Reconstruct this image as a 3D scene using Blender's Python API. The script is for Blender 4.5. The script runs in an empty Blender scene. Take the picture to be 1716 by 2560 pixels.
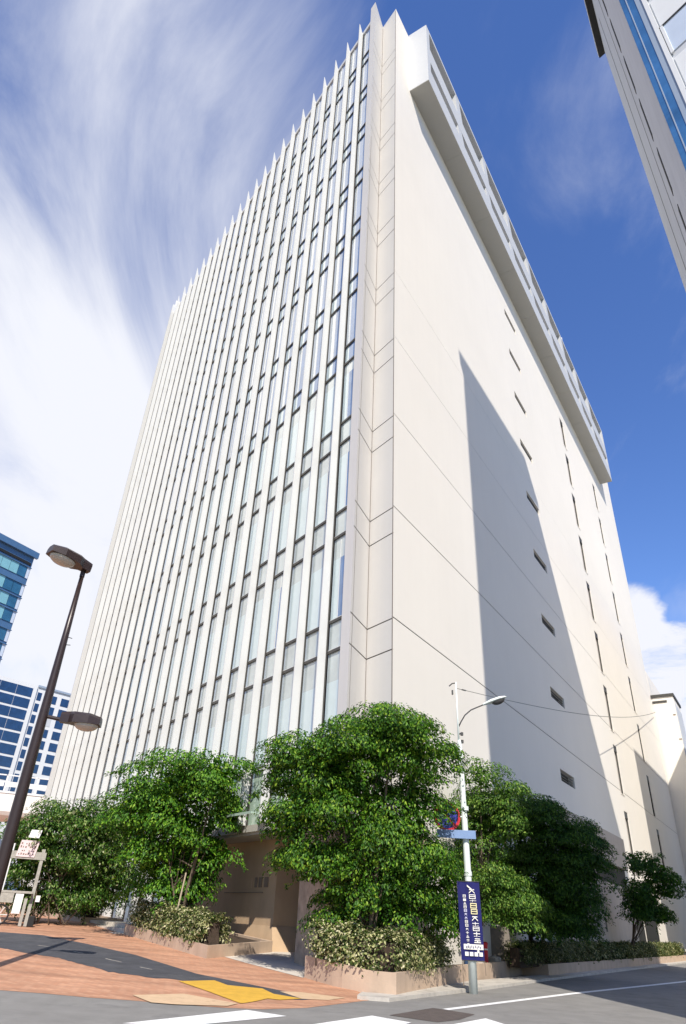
SKY_STR, EXPO, CLV, CL_ROT = 0.085, 0.20, 9.9, 25
DATA = {'dark_strip': [[-12.16, 27.8], [-11.36, 28.39], [-9.96, 28.53], [-7.85, 26.88], [-5.73, 24.91], [-3.28, 21.77], [-1.4, 20.39], [0.09, 19.3],
                   [-0.26, 18.84], [-0.86, 18.64], [-1.61, 18.21], [-2.29, 18.88], [-3.02, 19.61], [-3.52, 20.26], [-4.24, 20.28], [-4.86, 20.55],
                   [-5.43, 20.6], [-6.15, 21.46], [-7.03, 22.32], [-7.94, 22.78], [-9.3, 23.57], [-10.46, 23.6]],
 'beige': [[-3.93, 17.44], [-3.37, 16.74], [-2.75, 16.76], [-1.84, 16.94], [-1.68, 17.52], [-2.97, 18.2]],
 'beige2': [[-0.37, 18.98], [0.24, 19.12], [0.67, 19.71], [-0.4, 20.02], [-0.93, 19.84]],
 'brick_edge': [[-7.98, 16.22], [-6.38, 16.72], [-5.58, 16.78], [-4.67, 16.76], [-3.8, 16.86], [-2.73, 16.86], [-1.81, 16.72], [-1.11, 16.8],
                [-0.23, 17.44], [0.64, 18.81], [1.08, 19.51]],
 'driveway': [[-4.08, 27.86], [-2.35, 25.35], [-0.48, 22.87], [-0.38, 23.88], [0.05, 33.48], [-1.87, 31.54], [-2.13, 29.38]],
 'kerb_out': [[-0.06, 18.58], [0.74, 18.69], [1.71, 19.53], [2.63, 21.04], [4.45, 23.77], [5.96, 26.13], [8.69, 30.63], [14.63, 39.84]],
 'manhole': [[2.64, 18.75], [3.42, 17.86], [2.89, 16.75], [2.35, 16.15], [1.48, 16.9]],
 'trees': {'T1': [[1.57, 21.75, 6.56, 1.67, 0.89], [0.08, 22.12, 5.76, 1.53, 0.93], [2.73, 21.88, 6.05, 1.17, 1.01], [-0.82, 22.43, 4.73, 1.03, 0.9],
                  [1.11, 22.45, 4.7, 1.78, 1.03], [2.62, 22.37, 4.64, 0.84, 0.95], [-1.1, 22.67, 3.88, 0.74, 0.56], [-0.31, 22.89, 3.21, 0.94, 0.54],
                  [1.44, 22.85, 3.28, 1.74, 0.91], [2.44, 22.83, 3.09, 0.99, 0.78], [0.81, 23.14, 2.27, 1.06, 0.52], [2.07, 23.09, 2.21, 1.18, 0.52],
                  [0.58, 23.29, 1.7, 0.72, 0.28], [1.96, 21.41, 6.98, 1.04, 0.48], [-0.76, 22.01, 5.96, 0.97, 0.54], [3.62, 24.13, 2.37, 0.61, 0.55],
                  [3.66, 24.12, 1.72, 0.54, 0.35], [3.91, 24.08, 2.99, 0.48, 0.62], [3.94, 24.08, 1.91, 0.4, 0.47]],
           'T2': [[-5.87, 28.7, 6.12, 1.75, 0.91], [-4.49, 28.65, 6.43, 0.97, 0.84], [-7.19, 28.91, 5.35, 0.94, 1.13],
                  [-3.93, 29.71, 5.28, 0.89, 0.75], [-5.63, 29.68, 4.71, 1.93, 1.13], [-6.88, 29.92, 3.56, 1.03, 0.93],
                  [-4.68, 30.34, 3.69, 1.32, 0.79], [-5.93, 30.63, 2.4, 1.12, 0.61], [-5.64, 30.5, 2.87, 1.39, 0.77],
                  [-7.63, 29.23, 4.56, 0.6, 0.79]],
           'T3': [[-12.75, 33.0, 4.21, 1.19, 0.72], [-11.36, 33.0, 4.9, 1.41, 0.8], [-9.94, 33.45, 5.02, 0.97, 0.81],
                  [-12.15, 33.74, 3.25, 1.67, 0.93], [-10.43, 34.16, 3.71, 1.44, 1.05], [-13.29, 33.45, 2.84, 0.9, 0.83],
                  [-11.02, 34.44, 2.57, 1.51, 0.59], [-9.45, 34.27, 4.13, 0.59, 0.98], [-13.22, 33.0, 3.84, 0.73, 0.68],
                  [-9.42, 34.81, 2.92, 0.68, 0.87], [-10.14, 34.96, 1.94, 0.95, 0.51], [-12.0, 34.34, 1.92, 1.66, 0.5],
                  [-13.09, 33.93, 1.86, 0.72, 0.65]],
           'T4': [[5.91, 27.37, 6.55, 0.57, 0.65], [6.64, 27.69, 5.84, 0.91, 0.8], [6.25, 28.19, 4.79, 1.24, 0.93], [6.17, 28.64, 3.46, 1.31, 0.97],
                  [6.72, 28.77, 2.62, 1.04, 0.65], [5.83, 28.0, 5.52, 0.57, 0.87], [7.29, 27.77, 5.25, 0.65, 0.62], [6.16, 29.0, 2.24, 0.81, 0.57],
                  [7.1, 28.84, 2.07, 0.95, 0.56]],
           'T5': [[9.33, 31.32, 5.43, 1.36, 0.78], [10.4, 31.26, 5.04, 1.07, 0.76], [10.73, 31.55, 4.33, 0.74, 0.67], [9.57, 32.0, 4.14, 1.63, 1.01],
                  [10.61, 32.05, 3.36, 1.15, 0.9], [9.24, 32.75, 2.67, 1.44, 0.9], [10.27, 32.67, 2.15, 1.15, 0.64], [8.5, 32.22, 4.27, 0.92, 1.19],
                  [9.59, 33.04, 1.73, 1.6, 0.56], [8.44, 33.16, 2.16, 0.91, 0.81], [10.65, 32.42, 2.49, 0.74, 0.72], [10.81, 31.91, 3.53, 0.62, 0.65],
                  [8.55, 31.04, 5.88, 1.01, 0.79], [8.34, 32.65, 3.45, 0.83, 1.0], [10.94, 31.52, 4.25, 0.58, 0.55]],
           'T6': [[18.67, 44.65, 5.38, 0.68, 0.65], [19.92, 44.67, 4.98, 0.92, 0.83], [19.57, 45.61, 3.85, 1.09, 0.82],
                  [20.56, 45.04, 4.1, 0.6, 0.72], [20.05, 46.02, 2.74, 1.08, 0.56], [19.14, 46.24, 3.04, 0.86, 0.79]]},
 'yellow': [[-3.45, 20.05], [-2.66, 20.75], [-2.24, 20.1], [-1.37, 20.03], [-1.05, 19.33], [-0.37, 18.98], [-0.85, 18.52], [-1.13, 18.55],
            [-1.35, 18.05], [-1.62, 17.55], [-2.47, 18.76]],
 'zebra1': [[-1.4, 16.52], [-0.58, 15.89], [-2.19, 13.87], [-3.2, 13.82]],
 'zebra2': [[1.11, 16.66], [1.81, 15.88], [0.55, 13.51], [-0.61, 14.09]],
 'zebra3': [[3.52, 17.22], [3.87, 15.73], [1.91, 13.16], [1.48, 14.32]]}
import bpy, bmesh, math, random
import numpy as np
from mathutils import Vector, Matrix

random.seed(7)
rng = np.random.default_rng(11)
sc = bpy.context.scene
COL = sc.collection
R = math.radians

# ------------------------------------------------------------------ frames
def dirv(az):
    a = R(az)
    return Vector((math.sin(a), math.cos(a), 0))
UR, NR = dirv(32.87), dirv(122.87)        # along / out of the side-street wall
UL, NL = dirv(-34.8), dirv(-124.8)        # along / out of the finned front
C = Vector((2.193, 24.502, 0))            # plan point of the sharp corner
P = Vector((0.278, 24.414, 0))            # plan point where the finned front starts
ZV = Vector((0, 0, 1))
def Lp(t, off, z): return P + UL*t + NL*off + ZV*z
def Rp(s, off, z): return C + UR*s + NR*off + ZV*z
A0 = Vector((1.0, 19.5, 0))
def ground(x, y):
    dx, dy = x-A0.x, y-A0.y
    u = dx*UL.x + dy*UL.y
    w = -(.99*dx - .139*dy)
    return max(0.0, min(.05*u, .6+.02*u, 1.8, .3*w))

# ------------------------------------------------------------------ object helpers
ORG = {}
def tag(o, label=None, cat=None, group=None, kind=None):
    if label: o['label'] = label
    if cat: o['category'] = cat
    if group: o['group'] = group
    if kind: o['kind'] = kind
    return o
def thing(name, loc, label, cat, group=None):
    o = bpy.data.objects.new(name, None); COL.objects.link(o)
    o.location = loc; o.empty_display_size = .3
    ORG[o] = Vector(loc)
    return tag(o, label, cat, group)
class MB:
    def __init__(self): self.v = []; self.f = []; self.m = []
    def face(self, pts, m=0):
        n = len(self.v); self.v += [tuple(p) for p in pts]
        self.f.append(tuple(range(n, n+len(pts)))); self.m.append(m)
    def para(self, o, a, b, c, m=0):
        o, a, b, c = Vector(o), Vector(a), Vector(b), Vector(c)
        n = len(self.v)
        self.v += [tuple(p) for p in (o, o+a, o+a+b, o+b, o+c, o+a+c, o+a+b+c, o+b+c)]
        for q in ((0,3,2,1),(4,5,6,7),(0,1,5,4),(1,2,6,5),(2,3,7,6),(3,0,4,7)):
            self.f.append(tuple(n+i for i in q)); self.m.append(m)
    def boxL(self, t0, t1, o0, o1, z0, z1, m=0): self.para(Lp(t0,o0,z0), UL*(t1-t0), NL*(o1-o0), ZV*(z1-z0), m)
    def boxR(self, s0, s1, o0, o1, z0, z1, m=0): self.para(Rp(s0,o0,z0), UR*(s1-s0), NR*(o1-o0), ZV*(z1-z0), m)
    def box(self, x0, x1, y0, y1, z0, z1, m=0): self.para((x0,y0,z0), (x1-x0,0,0), (0,y1-y0,0), (0,0,z1-z0), m)
    def prism(self, poly, z0, z1, m=0, top=None):
        n = len(self.v); k = len(poly)
        self.v += [(p[0], p[1], z0(p[0],p[1]) if callable(z0) else z0) for p in poly]
        self.v += [(p[0], p[1], z1(p[0],p[1]) if callable(z1) else z1) for p in poly]
        self.f.append(tuple(range(n+k-1, n-1, -1))); self.m.append(m)
        self.f.append(tuple(range(n+k, n+2*k))); self.m.append(m if top is None else top)
        for i in range(k):
            j = (i+1) % k
            self.f.append((n+i, n+j, n+k+j, n+k+i)); self.m.append(m)
    def tube(self, pts, rad, seg=8, m=0, caps=True):
        pts = [Vector(p) for p in pts]
        if not hasattr(rad, '__len__'): rad = [rad]*len(pts)
        n = len(self.v)
        for i, p in enumerate(pts):
            d = (pts[min(i+1, len(pts)-1)] - pts[max(i-1, 0)]).normalized()
            a = d.cross(Vector((0.13, 0.97, 0.2)));
            if a.length < .1: a = d.cross(Vector((1, 0, 0)))
            a.normalize(); b = d.cross(a)
            for j in range(seg):
                t = 2*math.pi*j/seg
                self.v.append(tuple(p + (a*math.cos(t) + b*math.sin(t))*rad[i]))
        for i in range(len(pts)-1):
            for j in range(seg):
                k = (j+1) % seg
                self.f.append((n+i*seg+j, n+i*seg+k, n+(i+1)*seg+k, n+(i+1)*seg+j)); self.m.append(m)
        if caps:
            self.f.append(tuple(n+j for j in range(seg-1, -1, -1))); self.m.append(m)
            e = n+(len(pts)-1)*seg
            self.f.append(tuple(e+j for j in range(seg))); self.m.append(m)
    def mesh(self, name, mats, org=Vector((0,0,0)), smooth=False, fix=True, bevel=0):
        me = bpy.data.meshes.new(name)
        o = Vector(org)
        me.from_pydata([(v[0]-o.x, v[1]-o.y, v[2]-o.z) for v in self.v], [], self.f)
        for m in (mats if isinstance(mats, (list, tuple)) else [mats]): me.materials.append(m)
        me.polygons.foreach_set('material_index', self.m)
        if fix or bevel:
            bm = bmesh.new(); bm.from_mesh(me)
            if bevel:
                bmesh.ops.bevel(bm, geom=bm.edges[:], offset=bevel, segments=2, affect='EDGES', profile=.5)
            bmesh.ops.recalc_face_normals(bm, faces=bm.faces[:])
            bm.to_mesh(me); bm.free()
        if smooth: me.polygons.foreach_set('use_smooth', [True]*len(me.polygons))
        me.update()
        return me
    def build(self, name, mats, parent=None, smooth=False, fix=True, bevel=0, loc=None):
        org = ORG.get(parent, Vector((0,0,0))) if parent else (Vector(loc) if loc is not None else Vector((0,0,0)))
        o = bpy.data.objects.new(name, self.mesh(name, mats, org, smooth, fix, bevel))
        COL.objects.link(o)
        if parent: o.parent = parent
        elif loc is not None: o.location = loc
        ORG[o] = org
        return o
def place(name, me, parent, world, rz=0):
    o = bpy.data.objects.new(name, me); COL.objects.link(o); o.parent = parent
    o.location = Vector(world) - ORG[parent]; o.rotation_euler = (0, 0, rz)
    return o

# ------------------------------------------------------------------ materials
def mat(name, col, rough=.7, var=0.0, scale=3.0, bump=0.0, bscale=40.0, metal=0.0, spec=.4, streak=0.0, detail=6):
    m = bpy.data.materials.new(name); m.use_nodes = True
    nt = m.node_tree; N = nt.nodes; Lk = nt.links
    b = N['Principled BSDF']
    b.inputs['Base Color'].default_value = (*col, 1); b.inputs['Roughness'].default_value = rough
    b.inputs['Metallic'].default_value = metal; b.inputs['Specular IOR Level'].default_value = spec
    geo = N.new('ShaderNodeNewGeometry')
    if var or streak:
        no = N.new('ShaderNodeTexNoise'); no.inputs['Scale'].default_value = scale
        no.inputs['Detail'].default_value = detail; no.inputs['Roughness'].default_value = .65
        Lk.new(geo.outputs['Position'], no.inputs['Vector'])
        mr = N.new('ShaderNodeMapRange'); mr.inputs['From Min'].default_value = .3; mr.inputs['From Max'].default_value = .7
        mr.inputs['To Min'].default_value = 1-var; mr.inputs['To Max'].default_value = 1+var
        Lk.new(no.outputs['Fac'], mr.inputs['Value'])
        val = mr.outputs['Result']
        if streak:
            mp = N.new('ShaderNodeMapping'); mp.inputs['Scale'].default_value = (2.2, 2.2, .05)
            Lk.new(geo.outputs['Position'], mp.inputs['Vector'])
            n2 = N.new('ShaderNodeTexNoise'); n2.inputs['Scale'].default_value = 1.0; n2.inputs['Detail'].default_value = 5
            Lk.new(mp.outputs['Vector'], n2.inputs['Vector'])
            m2 = N.new('ShaderNodeMapRange'); m2.inputs['From Min'].default_value = .35; m2.inputs['From Max'].default_value = .7
            m2.inputs['To Min'].default_value = 1; m2.inputs['To Max'].default_value = 1-streak
            Lk.new(n2.outputs['Fac'], m2.inputs['Value'])
            mu = N.new('ShaderNodeMath'); mu.operation = 'MULTIPLY'
            Lk.new(val, mu.inputs[0]); Lk.new(m2.outputs['Result'], mu.inputs[1]); val = mu.outputs[0]
        hs = N.new('ShaderNodeHueSaturation'); hs.inputs['Color'].default_value = (*col, 1)
        Lk.new(val, hs.inputs['Value']); Lk.new(hs.outputs['Color'], b.inputs['Base Color'])
    if bump:
        nb = N.new('ShaderNodeTexNoise'); nb.inputs['Scale'].default_value = bscale; nb.inputs['Detail'].default_value = 5
        Lk.new(geo.outputs['Position'], nb.inputs['Vector'])
        bu = N.new('ShaderNodeBump'); bu.inputs['Strength'].default_value = bump; bu.inputs['Distance'].default_value = .03
        Lk.new(nb.outputs['Fac'], bu.inputs['Height']); Lk.new(bu.outputs['Normal'], b.inputs['Normal'])
    return m
M = {}
M['wall'] = mat('painted_wall', (.82,.78,.71), .75, .024, .16, .05, 60, streak=.012)
M['pier'] = mat('pier_panel', (.64,.625,.605), .6, .02, .6, .03, 50, streak=.04)
M['fin'] = mat('fin_metal', (.61,.62,.615), .45, .02, 1.2)
M['gap'] = mat('gasket_and_shade', (.06,.058,.052), .6)
M['transom'] = mat('dark_transom', (.075,.07,.062), .5)
M['soffit'] = mat('soffit_panel', (.42,.41,.37), .7, .03, .5)
M['boxwhite'] = mat('rooftop_panel', (.57,.585,.60), .5, .02, 2)
M['base'] = mat('base_cladding', (.50,.435,.375), .75, .05, 1.5, streak=.08)
M['slotback'] = mat('slot_panel', (.46,.42,.38), .6, .04, 1)
M['groove'] = mat('dark_joint', (.22,.19,.17), .8)  # dark colour of the panel joints
M['white'] = mat('white_panel', (.72,.735,.74), .5, .02, 2)
M['louvre'] = mat('dark_louvre', (.16,.165,.155), .55, .12, 6)
M['stone'] = mat('planter_render', (.56,.425,.315), .85, .10, 1.6, .12, 30, streak=.16)
M['recess'] = mat('brown_render', (.54,.39,.25), .8, .06, 1.5, .06, 40, streak=.08)
M['rough'] = mat('rough_stone', (.42,.33,.25), .9, .3, 2.5, .9, 7)
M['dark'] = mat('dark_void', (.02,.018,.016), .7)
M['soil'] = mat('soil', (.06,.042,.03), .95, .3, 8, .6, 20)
M['concrete'] = mat('pale_concrete', (.62,.57,.50), .85, .10, 2.5, .15, 60)
M['kerb'] = mat('kerb_concrete', (.50,.47,.42), .85, .12, 3, .2, 50)
M['asphalt'] = mat('asphalt', (.235,.228,.215), .9, .14, 1.3, .35, 160)
M['patch'] = mat('dark_ground', (.070,.072,.082), .85, .22, 2.2, .4, 160)
M['paint'] = mat('road_paint', (.83,.83,.82), .7, .04, 9, .1, 120)
M['yellow'] = mat('tactile_yellow', (.64,.38,.05), .75, .12, 4, .3, 60)
M['beige'] = mat('beige_tile', (.60,.43,.27), .8, .08, 4)
M['bronze'] = mat('bronze_paint', (.030,.018,.016), .34, .12, 8, spec=.5)
M['lens'] = mat('lamp_lens', (.46,.42,.36), .25, .08, 9, spec=.6)
M['galv'] = mat('galvanised', (.72,.79,.76), .5, .06, 4)
M['darkmetal'] = mat('dark_metal', (.06,.06,.06), .5)
M['navy'] = mat('navy_cloth', (.010,.012,.115), .8, .12, 3)
M['letter'] = mat('white_print', (.80,.79,.76), .8)
M['letter2'] = mat('yellow_print', (.76,.70,.42), .8)
M['letter3'] = mat('lilac_print', (.66,.66,.86), .8)
M['red'] = mat('red_paint', (.55,.03,.05), .45)
M['blue'] = mat('blue_paint', (.05,.06,.35), .45)
M['sky_sign'] = mat('pale_blue_sign', (.20,.30,.52), .45, .08, 4)
M['bluebox'] = mat('blue_plastic', (.02,.05,.12), .5)
M['trunk'] = mat('bark', (.13,.10,.07), .9, .25, 9, .5, 30)
M['stake'] = mat('pale_stake', (.45,.38,.27), .8)
M['oldwood'] = mat('weathered_wood', (.36,.35,.31), .85, .2, 12, .2, 40)
M['paper'] = mat('pale_paper', (.82,.82,.82), .8, .05, 10)
M['pink'] = mat('pink_notice', (.74,.60,.60), .8, .05, 10)
M['black'] = mat('black_rubber', (.015,.015,.015), .6)
M['plaque'] = mat('plaque_metal', (.22,.17,.13), .5)
M['iron'] = mat('brown_iron', (.105,.085,.075), .8, .2, 6, .3, 90)
M['wire'] = mat('wire', (.10,.10,.09), .6)
M['rock'] = mat('garden_rock', (.40,.36,.31), .9, .25, 5, .5, 9)
M['slab'] = mat('slab_stone', (.20,.175,.15), .85, .15, 6, .3, 25)
M['bluegrey'] = mat('blue_grey_panel', (.30,.37,.47), .5, .05, 1)
M['greyconc'] = mat('grey_render', (.55,.575,.61), .7, .05, .8, streak=.06)
M['skywhite'] = mat('white_deck', (.80,.785,.74), .6, .03, .5)

def glass(name, col, rough=.04, spec=.6, var=.06, metal=0.0, refl=.0):
    m = mat(name, col, rough, var, .8, metal=metal, spec=spec)
    b = m.node_tree.nodes['Principled BSDF']
    b.inputs['Coat Weight'].default_value = refl; b.inputs['Coat Roughness'].default_value = .02
    # slightly wavy panes
    N = m.node_tree.nodes; Lk = m.node_tree.links
    g = N.new('ShaderNodeNewGeometry'); n = N.new('ShaderNodeTexNoise'); n.inputs['Scale'].default_value = .35
    Lk.new(g.outputs['Position'], n.inputs['Vector'])
    bu = N.new('ShaderNodeBump'); bu.inputs['Strength'].default_value = .25; bu.inputs['Distance'].default_value = .05
    Lk.new(n.outputs['Fac'], bu.inputs['Height']); Lk.new(bu.outputs['Normal'], b.inputs['Normal'])
    return m
M['g_blind'] = glass('glass_over_blind', (.58,.69,.70), .08, .8, .06, refl=.9)
M['g_white'] = glass('glass_white_blind_reflection', (.72,.78,.80), .10, .8, .04, refl=.9)  # upper panes: blind tone with white cloud reflection put into the colour
M['g_blue'] = glass('clear_blue_glass', (.13,.22,.40), .05, .7, .2, refl=.5)
M['g_dark'] = glass('clear_grey_glass', (.50,.56,.55), .05, .9, .15, refl=1)
M['g_green'] = glass('green_glass', (.42,.55,.46), .08, .6, .05, refl=.8)
M['g_tower'] = glass('tower_glass', (.025,.12,.22), .05, .9, .25, refl=1)
M['g_tower2'] = glass('tower_spandrel', (.07,.15,.28), .12, .8, .12, refl=.6)
M['g_cyan'] = glass('tower_cyan_glass', (.22,.48,.54), .06, .9, .1, refl=1)
M['g_navy'] = glass('office_navy_glass', (.012,.045,.13), .05, .8, .25, refl=.7)
M['g_strip'] = glass('corner_blue_glass', (.05,.16,.36), .04, .9, .3, refl=1)
M['g_pale'] = glass('pale_window_glass', (.62,.70,.80), .05, .9, .05, refl=1)

def worn(m, under, lo=.60, hi=.68, scale=7):
    N = m.node_tree.nodes; Lk = m.node_tree.links; b = N['Principled BSDF']
    src = b.inputs['Base Color'].links[0].from_socket
    g = N.new('ShaderNodeNewGeometry'); n = N.new('ShaderNodeTexNoise'); n.inputs['Scale'].default_value = scale; n.inputs['Detail'].default_value = 8; n.inputs['Roughness'].default_value = .7
    Lk.new(g.outputs['Position'], n.inputs['Vector'])
    r = N.new('ShaderNodeMapRange'); r.inputs['From Min'].default_value = lo; r.inputs['From Max'].default_value = hi
    Lk.new(n.outputs['Fac'], r.inputs['Value'])
    mx = N.new('ShaderNodeMix'); mx.data_type = 'RGBA'; Lk.new(r.outputs['Result'], mx.inputs['Factor']); Lk.new(src, mx.inputs[6]); mx.inputs[7].default_value = (*under, 1)
    Lk.new(mx.outputs[2], b.inputs['Base Color'])
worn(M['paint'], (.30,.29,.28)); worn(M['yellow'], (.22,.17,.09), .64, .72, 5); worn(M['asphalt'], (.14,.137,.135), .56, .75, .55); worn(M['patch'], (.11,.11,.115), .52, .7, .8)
worn(M['beige'], (.45,.30,.19), .55, .68, 3); worn(M['concrete'], (.42,.38,.33), .52, .75, 1.2); worn(M['kerb'], (.33,.30,.27), .52, .72, 1.6)
def brick_mat():
    m = bpy.data.materials.new('orange_pavers'); m.use_nodes = True
    N = m.node_tree.nodes; Lk = m.node_tree.links; b = N['Principled BSDF']; b.inputs['Roughness'].default_value = .85
    g = N.new('ShaderNodeNewGeometry'); mp = N.new('ShaderNodeMapping'); mp.inputs['Rotation'].default_value = (0, 0, R(34))
    Lk.new(g.outputs['Position'], mp.inputs['Vector'])
    br = N.new('ShaderNodeTexBrick'); br.inputs['Scale'].default_value = 1.0
    br.inputs['Brick Width'].default_value = .23; br.inputs['Row Height'].default_value = .115; br.inputs['Mortar Size'].default_value = .006
    br.inputs['Color1'].default_value = (.46,.225,.13,1); br.inputs['Color2'].default_value = (.55,.30,.185,1); br.inputs['Mortar'].default_value = (.36,.21,.14,1)
    Lk.new(mp.outputs['Vector'], br.inputs['Vector'])
    n = N.new('ShaderNodeTexNoise'); n.inputs['Scale'].default_value = .9; n.inputs['Detail'].default_value = 6
    mp2 = N.new('ShaderNodeMapping'); mp2.inputs['Scale'].default_value = (.5, 2.2, 1)
    Lk.new(g.outputs['Position'], mp2.inputs['Vector']); Lk.new(mp2.outputs['Vector'], n.inputs['Vector'])
    mr = N.new('ShaderNodeMapRange'); mr.inputs['From Min'].default_value = .3; mr.inputs['From Max'].default_value = .7
    mr.inputs['To Min'].default_value = .74; mr.inputs['To Max'].default_value = 1.20
    Lk.new(n.outputs['Fac'], mr.inputs['Value'])
    hs = N.new('ShaderNodeHueSaturation'); Lk.new(br.outputs['Color'], hs.inputs['Color']); Lk.new(mr.outputs['Result'], hs.inputs['Value'])
    Lk.new(hs.outputs['Color'], b.inputs['Base Color'])
    bu = N.new('ShaderNodeBump'); bu.inputs['Strength'].default_value = .3; bu.inputs['Distance'].default_value = .01
    Lk.new(br.outputs['Fac'], bu.inputs['Height']); bu.invert = True; Lk.new(bu.outputs['Normal'], b.inputs['Normal'])
    return m
M['brick'] = brick_mat()

def leaf_mat(name, stops, trans=.15, rough=.50):
    m = bpy.data.materials.new(name); m.use_nodes = True
    N = m.node_tree.nodes; Lk = m.node_tree.links; b = N['Principled BSDF']
    g = N.new('ShaderNodeNewGeometry'); cr = N.new('ShaderNodeValToRGB')
    el = cr.color_ramp.elements
    while len(el) < len(stops): el.new(.5)
    for e, (p, c) in zip(el, stops): e.position = p; e.color = (*c, 1)
    Lk.new(g.outputs['Random Per Island'], cr.inputs['Fac'])
    Lk.new(cr.outputs['Color'], b.inputs['Base Color'])
    b.inputs['Roughness'].default_value = rough; b.inputs['Specular IOR Level'].default_value = .28
    tr = N.new('ShaderNodeBsdfTranslucent')
    hs = N.new('ShaderNodeHueSaturation'); hs.inputs['Saturation'].default_value = 1.15; hs.inputs['Value'].default_value = 1.3
    Lk.new(cr.outputs['Color'], hs.inputs['Color']); Lk.new(hs.outputs['Color'], tr.inputs['Color'])
    mx = N.new('ShaderNodeMixShader'); mx.inputs['Fac'].default_value = trans
    Lk.new(b.outputs['BSDF'], mx.inputs[1]); Lk.new(tr.outputs['BSDF'], mx.inputs[2])
    Lk.new(mx.outputs['Shader'], N['Material Output'].inputs['Surface'])
    return m
M['leafA'] = leaf_mat('leaf_mid_green', [(0,(.013,.050,.004)),(.4,(.036,.120,.007)),(.8,(.105,.235,.013)),(1,(.25,.37,.03))])
M['leafA2'] = leaf_mat('leaf_light_green', [(0,(.018,.056,.006)),(.4,(.048,.128,.012)),(.8,(.12,.235,.025)),(1,(.27,.37,.07))])
M['leafB'] = leaf_mat('leaf_fresh_green', [(0,(.015,.060,.005)),(.4,(.044,.148,.008)),(.8,(.115,.265,.015)),(1,(.24,.39,.035))])
M['leafC'] = leaf_mat('leaf_shrub', [(0,(.016,.056,.006)),(.45,(.042,.115,.010)),(.78,(.10,.20,.022)),(.93,(.24,.31,.09)),(1,(.46,.46,.30))])
M['leafD'] = leaf_mat('leaf_dark_green', [(0,(.011,.045,.005)),(.5,(.032,.100,.010)),(1,(.10,.20,.022))], trans=.25)
M['leafH'] = leaf_mat('leaf_variegated', [(0,(.035,.065,.012)),(.45,(.09,.13,.03)),(.58,(.30,.32,.12)),(.8,(.48,.46,.23)),(1,(.66,.62,.42))], trans=.15)
M['leafH2'] = leaf_mat('leaf_hedge_green', [(0,(.035,.060,.014)),(.6,(.09,.12,.03)),(.8,(.24,.25,.10)),(1,(.45,.42,.22))], trans=.2)

# ------------------------------------------------------------------ ground and paving
CREASE = []
def lin(au, bu, aw):      # au*u + bu + aw*w = 0 as a plane in x,y
    nx = au*UL.x + aw*(-.99); ny = au*UL.y + aw*.139
    c = bu - (nx*A0.x + ny*A0.y)
    return nx, ny, c
for k in ((1,0,0),(0,0,1),(.03,-.6,0),(.02,-1.2,0),(.05,0,-.3),(.02,.6,-.3),(0,1.8,-.3)):
    CREASE.append(lin(*k))
def sheet(name, poly, lift, m, kind='structure', thick=0):
    bm = bmesh.new()
    vs = [bm.verts.new((p[0], p[1], 0)) for p in poly]
    bm.faces.new(vs)
    for nx, ny, c in CREASE:
        n = Vector((nx, ny, 0)); L = n.length
        n /= L; co = n*(-c/L)
        bmesh.ops.bisect_plane(bm, geom=bm.verts[:]+bm.edges[:]+bm.faces[:], plane_co=co, plane_no=n)
    bmesh.ops.triangulate(bm, faces=bm.faces[:])
    for v in bm.verts: v.co.z = ground(v.co.x, v.co.y) + lift
    if thick:
        r = bmesh.ops.extrude_face_region(bm, geom=bm.faces[:])
        for v in [e for e in r['geom'] if isinstance(e, bmesh.types.BMVert)]: v.co.z -= thick
    bmesh.ops.recalc_face_normals(bm, faces=bm.faces[:])
    if not thick:
        for f in bm.faces:
            if f.normal.z < 0: f.normal_flip()
    me = bpy.data.meshes.new(name); bm.to_mesh(me); bm.free(); me.materials.append(m)
    o = bpy.data.objects.new(name, me); COL.objects.link(o); ORG[o] = Vector((0,0,0))
    if kind: o['kind'] = kind
    return o
sheet('ground', [(-900,-300),(900,-300),(900,900),(-900,900)], 0, M['asphalt'])
be = DATA['brick_edge']
# brick plaza: from the road edge back under the building
brick_poly = [(-60,13.5)] + be + [(1.98,20.6),(2.3,25),(2.2,60),(-60,110),(-120,110),(-120,14)]
sheet('brick_pavement', brick_poly, .004, M['brick'])
AS = DATA['dark_strip']; rj = random.Random(3); rag = AS[:8]
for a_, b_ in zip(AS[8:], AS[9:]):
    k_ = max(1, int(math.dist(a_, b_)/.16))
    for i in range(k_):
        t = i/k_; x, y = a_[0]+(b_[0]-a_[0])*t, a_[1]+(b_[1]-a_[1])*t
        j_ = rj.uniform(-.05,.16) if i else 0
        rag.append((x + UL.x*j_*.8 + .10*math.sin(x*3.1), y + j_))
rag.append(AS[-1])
sheet('dark_strip', rag, .008, M['patch'])  # dark ground strip with a ragged lower edge
sheet('driveway', [tuple(Lp(*q,0).xy) for q in ((-1.2,1.75),(3.6,2.75),(3.1,2.35),(5.2,-1.2),(5.4,-9),(-.6,-9),(-.7,1.3))][:0] +
      [(-4.08,27.86),(-2.35,25.35),(-.48,22.87),(-.2,23.2),(.25,24.2),(.05,33.5),(-2.0,33.5),(-2.9,29.9)], .012, M['concrete'])
sheet('tactile_paving', DATA['yellow'], .016, M['yellow'])
sheet('beige_paving', DATA['beige'], .016, M['beige'])
sheet('beige_paving', DATA['beige2'], .012, M['beige'])
for k in ('zebra1', 'zebra2', 'zebra3'):
    sheet('crossing_stripe', DATA[k], .006, M['paint'])
sheet('lane_line', [(2.83,18.62),(7.7,25.05),(16.2,35.5),(34,58),(34.15,57.7),(16.35,35.25),(7.85,24.85),(2.95,18.45)], .006, M['paint'])
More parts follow.
